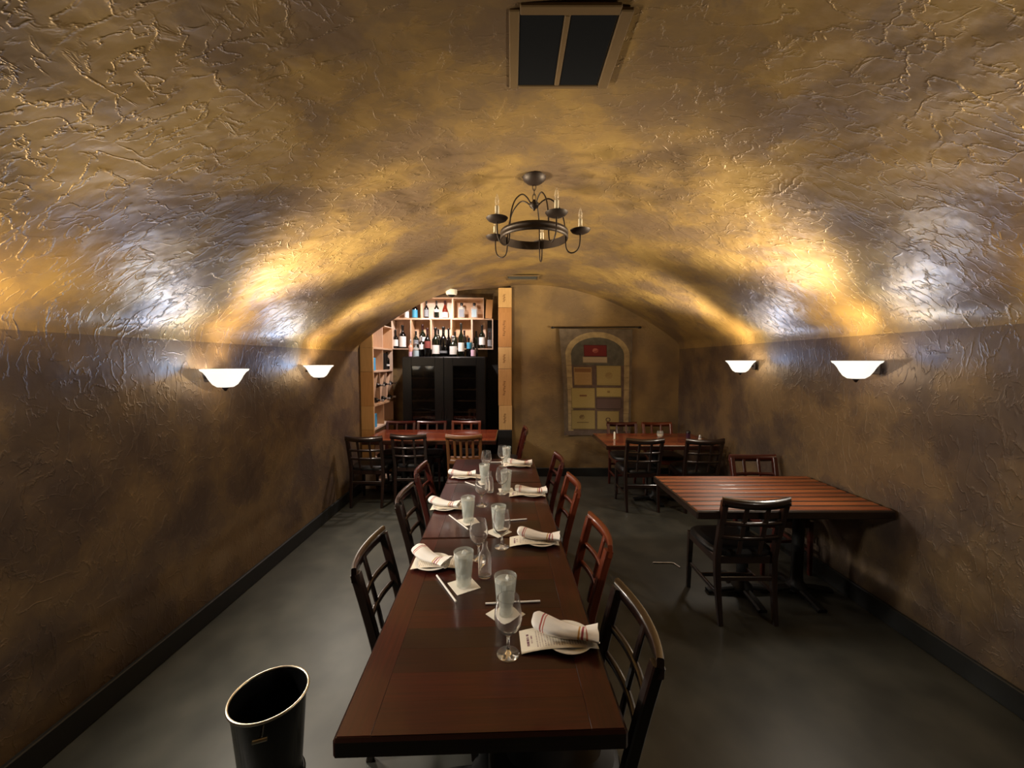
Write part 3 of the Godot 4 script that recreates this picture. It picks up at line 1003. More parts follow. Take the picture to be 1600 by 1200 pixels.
func _ready() -> void:
	rng.seed = 12
	# --- camera
	var cam := Camera3D.new()
	cam.name = "camera"
	cam.position = EYE
	cam.rotation = Vector3(-atan(35.0 / 620.0), 0, 0)
	cam.fov = rad_to_deg(2.0 * atan(600.0 / 620.0))
	cam.near = 0.05
	cam.current = true
	add_child(cam)
	# --- environment: a closed cellar, lit by its lamps only
	var env := Environment.new()
	env.background_mode = Environment.BG_COLOR
	env.background_color = Color(0, 0, 0)
	env.ambient_light_source = Environment.AMBIENT_SOURCE_DISABLED
	env.tonemap_mode = Environment.TONE_MAPPER_LINEAR
	env.tonemap_exposure = 1.7
	env.sdfgi_enabled = true
	env.ssao_enabled = true
	env.ssil_enabled = true
	var we := WorldEnvironment.new()
	we.name = "environment"
	we.environment = env
	add_child(we)
	# --- materials and shell
	make_materials()
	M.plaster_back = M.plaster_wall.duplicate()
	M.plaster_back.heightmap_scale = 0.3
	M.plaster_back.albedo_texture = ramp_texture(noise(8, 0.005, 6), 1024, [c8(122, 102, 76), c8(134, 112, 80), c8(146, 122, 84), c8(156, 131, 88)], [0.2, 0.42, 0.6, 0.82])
	build_shell()
	# --- lamps
	var sconces := [
		[1.0, Vector3(-1.845, 1.632, -2.55), "white glass bowl sconce on the left wall, the larger nearer one"],
		[1.0, Vector3(-1.85, 1.645, -3.80), "white glass bowl sconce on the left wall, the smaller one beside the wine niche"],
		[-1.0, Vector3(2.255, 1.685, -2.60), "white glass bowl sconce on the right wall above the slatted table"],
		[-1.0, Vector3(2.26, 1.69, -3.93), "white glass bowl sconce on the right wall, the smaller one nearer the tapestry"],
		[1.0, Vector3(-1.845, 1.632, -1.25), "white glass bowl sconce on the left wall, out of frame beside the viewer"],
		[-1.0, Vector3(2.255, 1.685, -1.25), "white glass bowl sconce on the right wall, out of frame beside the viewer"],
	]
	for s in sconces: make_sconce(s[0], s[2], s[1], 1.0 if s[1].z < -2.0 else 0.3)
	build_niche_light()
	build_furniture()
	build_tableware()
	build_niche()
	build_fixtures()
	build_extras()


func build_niche_light() -> void:
	var t := thing("niche_downlight", "round downlight on the wine niche ceiling, hidden behind the arch edge", "lamp", Vector3(-1.0, 2.785, -5.42))
	var glow := mat(c8(255, 246, 230), 0.4)
	glow.emission_enabled = true
	glow.emission = Color(1, 0.95, 0.86)
	glow.emission_energy_multiplier = 3.0
	part("trim_ring", MB.new().lathe([Vector2(0.055, -0.012), Vector2(0.075, -0.012), Vector2(0.08, 0.0), Vector2(0.05, 0.0), Vector2(0.055, -0.012)], 24).mesh(), M.white, t)
	part("lamp_lens", MB.new().lathe([Vector2(0.0, -0.008), Vector2(0.054, -0.006), Vector2(0.05, -0.001), Vector2(0, -0.001)], 24).mesh(), glow, t)
	t.add_child(spot(Vector3(0, -0.03, 0), Vector3(-0.08, -1, -0.12), c8(255, 236, 228), E_NICHE, 84, 0.05, 0.7))


func build_furniture() -> void:
	var yaw := deg_to_rad(1.9)
	var ax := Vector3(-sin(yaw), 0, -cos(yaw))
	var start := Vector3(-0.0745, 0, -0.938)
	# long table: three tables pushed end to end
	var runs := [[0.0, 1.112, "long table's nearest section, glossy dark red-brown wood with framed planks"], [1.116, 0.95, "long table's middle section, dark glossy planks between the two end tables"], [2.07, 0.75, "long table's far section near the honey slat-back chair"]]
	for r in runs:
		make_table(r[2], start + ax * (r[0] + r[1] * 0.5), yaw, 0.74, r[1], "framed", [Vector3(0, 0, 0)])
	make_table("square-edged table topped with orange-brown slats, against the right wall", Vector3(1.775, 0, -2.81), 0.0, 1.24, 0.77, "strip", [Vector3(-0.1, 0, 0.0), Vector3(0.3, 0, 0.0)])
	make_table("glossy red-brown table in front of the black wine cabinet", Vector3(-0.985, 0, -5.02), 0.0, 1.59, 0.75, "red", [Vector3(-0.4, 0, 0), Vector3(0.3, 0, 0)])
	make_table("brown table in the back right corner below the tapestry", Vector3(1.68, 0, -4.74), 0.0, 1.26, 0.75, "red", [Vector3(0.05, 0, 0)])
	# chairs: [kind, wood, crest x, crest distance, turn, label]
	var G1 := "window-pane back chairs along the long table"
	var G2 := "chairs round the back and side tables"
	var list := [
		["single", "espresso", 0.412, 1.275, PI / 2 + yaw, "near-black window-pane back chair, nearest on the right of the long table", G1],
		["single", "cherry", 0.44, 1.96, PI / 2 + yaw, "orange-brown window-pane back chair, second on the right of the long table", G1],
		["single", "cherry", 0.43, 2.75, PI / 2 + yaw, "orange-brown window-pane back chair, third on the right of the long table", G1],
		["single", "mahogany", 0.41, 3.45, PI / 2 + yaw, "dark mahogany chair at the far right end of the long table", G1],
		["single", "espresso", -0.646, 1.76, -PI / 2 + yaw, "near-black window-pane back chair, nearest on the left of the long table", G1],
		["single", "espresso", -0.684, 2.50, -PI / 2 + yaw, "near-black window-pane back chair, second on the left of the long table", G1],
		["single", "mahogany", -0.718, 3.10, -PI / 2 + yaw, "mahogany red chair, farthest on the left of the long table", G1],
		["double", "espresso", 1.505, 2.40, 0.0, "black-seated dark chair in front of the slatted table, back to the viewer", G2],
		["double", "mahogany", 2.16, 3.52, PI, "dark red chair behind the slatted table, facing the viewer", G2],
		["double", "espresso", -1.672, 4.43, 0.0, "dark chair at the left end of the front of the wine cabinet table", G2],
		["double", "espresso", -1.20, 4.55, 0.0, "dark chair in the middle of the front of the wine cabinet table", G2],
		["slat", "honey", -0.555, 4.52, 0.0, "honey-coloured chair with four upright slats at the wine cabinet table", G2],
		["double", "mahogany", -1.565, 5.56, PI, "dark red chair behind the wine cabinet table, beside the crate shelves", G2],
		["double", "mahogany", -1.13, 5.56, PI, "dark red chair behind the wine cabinet table, middle one", G2],
		["double", "cherry", -0.645, 5.57, PI, "orange-brown chair behind the wine cabinet table, right one", G2],
		["double", "espresso", 1.457, 4.30, 0.0, "dark chair at the left of the front of the tapestry table", G2],
		["double", "espresso", 2.10, 4.27, 0.0, "dark chair at the right of the front of the tapestry table", G2],
		["double", "mahogany", 1.517, 5.44, PI, "reddish chair behind the tapestry table, overlapping the tapestry corner", G2],
		["double", "cherry", 2.0, 5.44, PI, "reddish chair behind the tapestry table, near the right corner", G2],
		["single", "mahogany", 0.16, 4.95, PI / 2, "reddish chair seen edge-on at the right end of the wine cabinet table", G2],
	]
	var protos := {}
	for c in list:
		var key: String = c[0] + c[1]
		var dir := Vector3(sin(c[4]), 0, cos(c[4]))   # local +z, where the back is
		var at := Vector3(c[2], 0, -c[3]) - dir * 0.285
		if not protos.has(key):
			var o := make_chair(c[0], M[c[1]], c[5], c[6])
			o.position = at
			o.rotation.y = c[4]
			protos[key] = o
		else:
			var o2 := copy(protos[key], "dining_chair", c[5], at, c[4])
			o2.set_meta("group", c[6])


func build_tableware() -> void:
	var T := 0.7502
	# place settings: x, distance, menu turn, napkin turn, place, right side?
	var sets := [
		[0.188, 1.274, 0.06, -0.42, "nearest right-hand place of the long table", 1], [0.149, 1.999, 0.0, -0.40, "second right-hand place of the long table", 1], [0.143, 2.728, -0.05, -0.25, "third right-hand place of the long table", 1], [0.08, 3.496, -0.1, -0.3, "farthest right-hand place of the long table", 1],
		[-0.364, 1.772, PI + 0.02, -0.75, "nearest left-hand place of the long table", -1], [-0.421, 2.473, PI + 0.0, -0.5, "middle left-hand place of the long table", -1], [-0.391, 3.143, PI - 0.05, -0.2, "farthest left-hand place of the long table", -1]]
	var p0: Node3D = null
	var m0: Node3D = null
	var n0: Node3D = null
	for s in sets:
		var at := Vector3(s[0], T, -s[1])
		var lp: String = "white plate under a menu, %s" % s[4]
		var lm: String = "narrow cream menu card, %s" % s[4]
		var ln: String = "rolled white striped napkin, %s" % s[4]
		var mo := at + Vector3(-0.036 * s[5], 0.0176, 0.004)
		var no := at + Vector3(-0.012, 0.0186, -0.012)
		if p0 == null:
			p0 = make_plate(lp, at); m0 = make_menu(lm, mo, s[2]); n0 = make_napkin(ln, no, s[3])
		else:
			copy(p0, "side_plate", lp, at); copy(m0, "menu_card", lm, mo, s[2]); copy(n0, "napkin", ln, no, s[3])
	# coasters, tumblers, straws
	var cs := [[-0.024, 1.412, "in front of the nearest right-hand place", 0.78], [-0.20, 1.60, "beside the nearest left-hand place", 0.55], [-0.073, 2.118, "in front of the second right-hand place", 0.8], [-0.255, 2.26, "beside the middle left-hand place", 0.5], [-0.042, 2.816, "in front of the third right-hand place", 0.15], [-0.211, 3.0, "beside the farthest left-hand place", 0.4], [-0.05, 3.62, "in front of the farthest right-hand place", 0.2]]
	var c0: Node3D = null
	var t0: Node3D = null
	var cm := MB.new().box(Vector3(0, 0.0008, 0), Vector3(0.104, 0.0016, 0.104), 0.0004).mesh()
	for s in cs:
		var at2 := Vector3(s[0], T, -s[1])
		var lc: String = "square white paper coaster under the iced water %s" % s[2]
		one("paper_coaster", cm, M.paper, lc, "coaster", at2, s[3], "paper coasters on the long table")
		var lt: String = "clear tumbler full of iced water %s" % s[2]
		var up := at2 + Vector3(0, 0.0018, 0.0)
		if t0 == null: t0 = make_tumbler(lt, up, s[3])
		else: copy(t0, "water_tumbler", lt, up, s[3] * 3.0)
	var gl := [[-0.012, 1.213, "nearest the viewer, before the nearest iced water"], [-0.051, 1.942, "before the second right-hand iced water"], [-0.157, 1.826, "behind the nearest clear carafe bottle"], [-0.195, 2.518, "between the middle and farthest left-hand places"], [-0.07, 2.75, "before the third right-hand iced water"], [-0.215, 3.27, "on the left at the far end of the long table"], [-0.085, 3.48, "on the right at the far end of the long table"]]
	var g0: Node3D = null
	for s in gl:
		var lg: String = "empty stemmed wine glass %s" % s[2]
		if g0 == null: g0 = make_wine_glass(lg, Vector3(s[0], T, -s[1]))
		else: copy(g0, "wine_glass", lg, Vector3(s[0], T, -s[1]))
	# clear carafe bottles
	var b0: Node3D = null
	for s in [[-0.117, 1.674, "small clear glass bottle beside the nearest left-hand iced water"], [-0.16, 2.783, "small clear glass bottle in the middle of the far half of the long table"]]:
		var at3 := Vector3(s[0], T, -s[1])
		if b0 == null:
			b0 = thing("glass_carafe", s[2], "bottle", at3, 0.3, "clear carafe bottles on the long table")
			part("glass_body", MB.new().lathe([Vector2(0, 0), Vector2(0.027, 0), Vector2(0.03, 0.004), Vector2(0.029, 0.085), Vector2(0.024, 0.103), Vector2(0.013, 0.12), Vector2(0.0115, 0.14), Vector2(0.0135, 0.15), Vector2(0.0115, 0.15), Vector2(0.0095, 0.138), Vector2(0.011, 0.121), Vector2(0.022, 0.102), Vector2(0.0265, 0.084), Vector2(0.0265, 0.01), Vector2(0, 0.008)], 28).mesh(), M.glass, b0)
		else:
			copy(b0, "glass_carafe", s[2], at3, 0.1)
	var sw := [[-0.326, 1.671, -0.216, 1.482, "beside the nearest left-hand coaster"], [-0.102, 1.47, 0.109, 1.486, "lying behind the nearest wine glass"], [-0.379, 2.348, -0.242, 2.143, "beside the middle left-hand coaster"], [-0.10, 2.25, 0.087, 2.289, "beside the second right-hand iced water"], [-0.36, 3.008, -0.22, 2.86, "beside the farthest left-hand place"], [-0.25, 3.615, -0.095, 3.615, "at the far end of the long table"]]
	for s in sw:
		var a := Vector3(s[0], T + 0.0042, -s[1])
		var b := Vector3(s[2], T + 0.0042, -s[3])
		var mid := (a + b) * 0.5
		one("wrapped_straw", MB.new().tube([a - mid, b - mid], 0.004, 8).mesh(), M.straw, "white paper-wrapped straw " + s[4], "straw", mid, 0.0, "paper-wrapped straws on the long table")


func build_niche() -> void:
	# black wine cabinet
	var cx := -0.98
	var zf := -5.7
	var w := 1.19
	var h := 1.75
	var f := thing("wine_cabinet", "tall black wine cabinet with two glass doors under the bottle shelves", "cabinet", Vector3(cx, 0, zf))
	var body := MB.new()
	body.box(Vector3(-w * 0.5 + 0.015, h * 0.5, -0.25), Vector3(0.03, h, 0.46)).box(Vector3(w * 0.5 - 0.015, h * 0.5, -0.25), Vector3(0.03, h, 0.46)).box(Vector3(0, h * 0.5, -0.25), Vector3(0.04, h - 0.08, 0.44)).box(Vector3(0, h - 0.02, -0.25), Vector3(w - 0.062, 0.04, 0.46)).box(Vector3(0, 0.06, -0.25), Vector3(w - 0.062, 0.12, 0.46)).box(Vector3(0, h * 0.5, -0.472), Vector3(w, h, 0.016))
	part("body", body.mesh(), M.black, f)
	for s in [-1.0, 1.0]:
		var dw := w * 0.5 - 0.004
		var dc := Vector3(s * (dw * 0.5 + 0.002), 0.14 + (h - 0.15) * 0.5, -0.008)
		var dh := h - 0.15
		var st := 0.125
		var fr := MB.new()
		fr.box(Vector3(-dw * 0.5 + st * 0.5, 0, 0), Vector3(st, dh, 0.03), 0.004).box(Vector3(dw * 0.5 - st * 0.5, 0, 0), Vector3(st, dh, 0.03), 0.004).box(Vector3(0, dh * 0.5 - 0.06, 0), Vector3(dw - 2 * st, 0.12, 0.03), 0.004).box(Vector3(0, -dh * 0.5 + 0.07, 0), Vector3(dw - 2 * st, 0.14, 0.03), 0.004)
		var door := part("door", fr.mesh(), M.black, f, dc)
		part("pane", MB.new().box(Vector3(0, -0.005, -0.004), Vector3(dw - 2 * st + 0.01, dh - 0.24, 0.005), 0.0).mesh(), M.pane, door)
		part("moulding", MB.new().sweep([Vector3(-dw * 0.5 + st, -dh * 0.5 + 0.14, 0.016), Vector3(dw * 0.5 - st, -dh * 0.5 + 0.14, 0.016), Vector3(dw * 0.5 - st, dh * 0.5 - 0.12, 0.016), Vector3(-dw * 0.5 + st, dh * 0.5 - 0.12, 0.016)], [Vector2(0.005, -0.005), Vector2(0.005, 0.005), Vector2(-0.005, 0.005), Vector2(-0.005, -0.005)], Vector3(0, 0, 1), false, true).mesh(), M.black, door)
		part("handle", MB.new().tube([Vector3(-s * (dw * 0.5 - 0.035), 0.05, 0.014), Vector3(-s * (dw * 0.5 - 0.035), 0.05, 0.04), Vector3(-s * (dw * 0.5 - 0.035), -0.08, 0.04), Vector3(-s * (dw * 0.5 - 0.035), -0.08, 0.014)], 0.005).mesh(), M.iron, door)
		for k in 8:
			part("rack", MB.new().box(Vector3(s * w * 0.25, 0.28 + k * 0.165, -0.24), Vector3(w * 0.5 - 0.06, 0.012, 0.36), 0.002).mesh(), M.crate[3], f)
		var ends := MB.new()
		for k in 8:
			for j in 5:
				if (k * 5 + j * 3) % 7 < 5:
					ends.lathe([Vector2(0.034, -0.2), Vector2(0.034, -0.02), Vector2(0.014, 0.02), Vector2(0.013, 0.09), Vector2(0.0, 0.09)], 10, Transform3D(Basis(Vector3.RIGHT, PI * 0.5), Vector3(s * w * 0.25 - 0.19 + j * 0.095, 0.32 + k * 0.165, -0.2)))
		var eo := part("stored_bottles", ends.mesh(), M.bottle_green, f)
		eo.set_meta("kind", "stuff")
	one("black_panel", MB.new().box(Vector3(0, 1.16, 0), Vector3(0.175, 2.32, 0.02), 0.002).mesh(), M.black_matt, "matt black filler panel between the wine cabinet and the crate post", "panel", Vector3(-0.29, 0, -6.17))
	# crate shelves above the cabinet
	var GX := "pale wooden wine crates stacked as shelves"
	var xs := [-1.815, -1.517, -1.22, -0.912, -0.605, -0.285]
	var where := ["leftmost", "second from the left", "middle", "second from the right", "rightmost"]
	for i in 5:
		make_crate("pale pine crate on end above the black cabinet, %s lower row" % where[i], Vector3((xs[i] + xs[i + 1]) * 0.5, 1.864, -6.0), xs[i + 1] - xs[i], 0.458, 0.195, 0.0, 0, i, GX, M.crate)
	var xu := [-1.83, -1.36, -0.89, -0.421]
	for i in 3:
		make_crate("pale pine crate in the top row, %s" % ["left one half hidden by the arch", "middle one with three bottles", "right one with two square bottles"][i], Vector3((xu[i] + xu[i + 1]) * 0.5, 2.323, -6.0), xu[i + 1] - xu[i], 0.313, 0.195, 0.0, 0, i + 1, GX, M.crate)
	# leaning board to the right of the top row
	one("wooden_board", MB.new().box(Vector3(0, 0.145, 0), Vector3(0.1, 0.28, 0.012), 0.001, Basis(Vector3(0, 0, 1), -0.06)).mesh(), M.tan[1], "brown wooden board leaning beside the top row of crates", "board", Vector3(-0.345, 2.325, -6.03))
	# crate shelves on the left wall of the niche, open to the right
	var rows := [[0.0, 0.34, 1, "floor"], [0.34, 0.45, 1, "second from the floor"], [0.79, 0.31, 1, "third from the floor"], [1.10, 0.45, 2, "with slanted bottle dividers"], [1.55, 0.31, 1, "with a blue box and a black box"], [1.86, 0.33, 1, "topmost, under the arch"]]
	var idx := 0
	for r in rows:
		make_crate("pale crate shelf on the niche's left wall, %s" % r[3], Vector3(-1.80, r[0], -5.58), 0.84, r[1] - 0.001, 0.165, PI / 2, r[2], idx, "pale crate shelves on the left wall of the niche", M.crate, idx == 3)
		idx += 1
	# crate ends standing as a column: tan panels facing the room
	var ends2 := [[0.34, 0.448], [0.79, 0.308], [1.10, 0.448], [1.55, 0.308], [1.86, 0.328]]
	var col := thing("crate_column", "column of tan crate ends at the left edge of the wine niche", "column", Vector3(-1.884, 0.34, -5.15))
	for i in 5:
		part("panel", MB.new().box(Vector3(0, ends2[i][1] * 0.5, 0), Vector3(0.165, ends2[i][1], 0.014), 0.002, Basis(), Vector2(i * 0.4, i)).mesh(), M.tan[[2, 0, 2, 0, 0][i]], col, Vector3(0, ends2[i][0] - 0.34, 0))
	# post of crate ends on the right of the opening
	var post := thing("crate_post", "post of stacked tan crate panels between wine niche and tapestry wall", "post", Vector3(-0.1, 0, -5.72))
	part("plinth", MB.new().box(Vector3(0, 0.345, 0.005), Vector3(0.2, 0.69, 0.06), 0.004).mesh(), M.black_matt, post)
	var segs := [[0.692, 0.35], [1.044, 0.53], [1.576, 0.31], [1.888, 0.56], [2.45, 0.28]]
	for i in 5:
		var hh: float = segs[i][1] - 0.002
		var t := part("panel", MB.new().box(Vector3(0, hh * 0.5, 0), Vector3(0.19, hh, 0.03), 0.003, Basis(), Vector2(i * 0.3, i * 0.8)).mesh(), M.tan[[0, 2, 0, 1, 0][i]], post, Vector3(0.0 if i else 0.006, segs[i][0], 0))
		var mark := MB.new()
		for k in 9: mark.box(Vector3(-0.018 + 0.006 * (k % 3), hh * (0.3 + 0.045 * k), 0.0154), Vector3(0.03 - 0.006 * (k % 2), hh * 0.022, 0.0008), 0.0)
		part("stamp", mark.mesh(), M.stamp, t).set_meta("kind", "stuff")
	# --- bottles on top of the cabinet
	var GT := "bottles on top of the black cabinet"
	var ct := 1.7505
	var tops := [
		[642.0, 0.245, 0.030, "bottle_rose", "label_pink", [0.02, 0.3], "foil_silver", 5.80, "small pale bottle at the left end of the cabinet top"],
		[650.2, 0.2, 0.042, "bottle_clear", "label_pale", [0.04, 0.42], "foil_silver", 5.79, "stout clear bottle with a pale blue label on the cabinet top"],
		[659.0, 0.30, 0.038, "bottle_dark", "label_white", [0.36, 0.6], "foil_silver", 5.84, "dark bottle with a white label set high, left part of the cabinet top"],
		[668.5, 0.415, 0.046, "bottle_dark", "label_red", [0.3, 0.54], "foil", 5.80, "tall dark bottle with a dull red label on the cabinet top"],
		[681.2, 0.42, 0.055, "bottle_green", "label_white", [0.1, 0.4], "foil_dark", 5.80, "large green magnum with a square white label on the cabinet top"],
		[693.4, 0.435, 0.055, "bottle_dark", "label_grey", [0.12, 0.2], "foil_dark", 5.82, "large dark magnum with a low grey band on the cabinet top"],
		[701.5, 0.42, 0.038, "bottle_dark", "", [], "foil_dark", 5.90, "tall plain dark bottle behind the magnums on the cabinet top"],
		[708.5, 0.30, 0.052, "bottle_green", "label_white", [0.11, 0.5], "foil_silver", 5.79, "stout dark bottle with a big white label in the middle of the cabinet top"],
		[721.0, 0.485, 0.044, "bottle_green", "label_white", [0.16, 0.42], "foil_dark", 5.80, "tallest dark bottle with a tall white label on the cabinet top"],
		[733.0, 0.28, 0.04, "bottle_dark", "label_blue", [0.42, 0.75], "foil_dark", 5.86, "dark bottle with a bright blue shoulder label on the cabinet top"],
		[739.6, 0.19, 0.034, "bottle_dark", "label_pink", [0.05, 0.52], "foil_silver", 5.79, "small bottle with a pale pink label on the cabinet top"],
		[745.4, 0.19, 0.016, "bottle_dark", "", [], "foil_dark", 5.80, "thin dark vial-like bottle at the right end of the cabinet top"]]
	for b in tops:
		make_bottle(b[1], b[2], M[b[3]], M[b[4]] if b[4] else null, b[5], M[b[6]], b[8], Vector3((b[0] - 800.0) * b[7] / 620.0, ct, -b[7]), GT)
	# --- bottles standing in the lower row of crates
	var GM := "bottles in the lower row of crates"
	var mids := [
		[619.0, 0.29, 0.038, "bottle_dark", "label_white", [0.14, 0.48], "foil_dark", "smaller dark bottle with white label in the leftmost crate"],
		[630.0, 0.36, 0.05, "bottle_dark", "label_white", [0.08, 0.52], "foil_dark", "large dark bottle with big white label in the leftmost crate"],
		[650.6, 0.27, 0.04, "bottle_green", "label_grey", [0.25, 0.5], "foil_dark", "bottle with a grey label in the second crate"],
		[661.0, 0.37, 0.048, "bottle_green", "label_white", [0.3, 0.48], "foil", "tall bottle with a red capsule in the second crate"],
		[685.5, 0.3, 0.04, "bottle_green", "", [], "foil_dark", "plain green bottle standing at the back of the middle crate"],
		[711.5, 0.26, 0.04, "bottle_green", "", [], "foil_dark", "plain green bottle at the left of the fourth crate"],
		[726.0, 0.28, 0.04, "bottle_dark", "", [], "foil", "plain dark bottle with a red capsule in the fourth crate"],
		[744.5, 0.27, 0.036, "bottle_green", "", [], "foil_dark", "unlabelled green bottle at the left of the rightmost crate"],
		[753.5, 0.36, 0.046, "bottle_green", "label_white", [0.16, 0.48], "foil_dark", "large bottle with a crested white label in the rightmost crate"],
		[765.5, 0.26, 0.034, "bottle_dark", "label_grey", [0.15, 0.52], "foil", "slim bottle with a pale label at the right of the rightmost crate"]]
	for b in mids:
		make_bottle(b[1], b[2], M[b[3]], M[b[4]] if b[4] else null, b[5] if b[4] else [0, 0], M[b[6]], b[7], Vector3((b[0] - 800.0) * 6.09 / 620.0, 1.8755, -6.09), GM)
	# --- upper row
	var GU := "bottles on the upper shelf"
	var ups := [
		[636.7, 0.2, 0.034, "bottle_clear", "label_white", [0.05, 0.5], "foil_silver", "pale bottle at the arch edge in the top row"],
		[649.5, 0.26, 0.042, "bottle_dark", "label_blue", [0.04, 0.5], "foil_dark", "dark bottle with a turquoise label in the top row"],
		[667.4, 0.265, 0.036, "bottle_dark", "label_grey", [0.1, 0.5], "foil_dark", "dark bottle with a silvery label in the top row's middle crate"],
		[683.2, 0.27, 0.036, "bottle_green", "label_white", [0.36, 0.5], "foil_dark", "dark bottle with a small white mark in the top row's middle crate"],
		[696.3, 0.27, 0.042, "bottle_amber", "label_white", [0.05, 0.34], "foil", "amber red bottle with a white label in the top row"]]
	for b in ups:
		make_bottle(b[1], b[2], M[b[3]], M[b[4]], b[5], M[b[6]], b[7], Vector3((b[0] - 800.0) * 6.09 / 620.0, 2.3345, -6.09), GU, b[3] == "bottle_amber")
	make_square_bottle(0.235, 0.1, "square clear decanter with a black stopper, left one in the top right crate", Vector3(-0.766, 2.3345, -6.09), M.label_grey)
	make_square_bottle(0.235, 0.1, "square clear bottle with a blue-grey label, right one in the top right crate", Vector3(-0.573, 2.3345, -6.09), M.label_pale)
	# --- boxes and lying bottles in the left shelves
	var bx := MB.new().box(Vector3(0, 0.085, 0), Vector3(0.09, 0.17, 0.1), 0.003).mesh()
	one("carton", bx, M.blue_box, "bright blue carton in the upper left shelf of the niche", "box", Vector3(-1.87, 1.562, -5.27))
	one("carton", MB.new().box(Vector3(0, 0.09, 0), Vector3(0.09, 0.18, 0.09), 0.003).mesh(), M.blue_box, "bright blue carton in the lower left shelf of the niche", "box", Vector3(-1.87, 0.802, -5.29))
	one("presentation_box", MB.new().box(Vector3(0, 0.12, 0), Vector3(0.08, 0.24, 0.2), 0.003).mesh(), M.black, "black presentation box in the upper left shelf of the niche", "box", Vector3(-1.88, 1.562, -5.74))
	make_bottle(0.26, 0.036, M.bottle_dark, M.label_white, [0.2, 0.3], M.foil_dark, "dark bottle beside the black box in the upper left shelf", Vector3(-1.86, 1.5625, -5.92), "bottles in the niche's left shelves")
	var lyn := 0
	for cell in 3:
		for k in 2:
			var lab: String = "dark bottle lying neck outward in the %s slanted cell, %s" % [["near", "middle", "far"][cell], ["lower", "upper"][k]]
			var o := make_bottle(0.22, 0.034, M.bottle_dark, null, [], M.foil_silver, lab, Vector3(-1.945, 1.16 + 0.2 * k, -(5.16 + 0.28 * cell + (0.16 if k == 0 else 0.20))), "bottles lying in the slanted crate")
			o.rotation = Vector3(0, 0, -PI * 0.5)
			lyn += 1


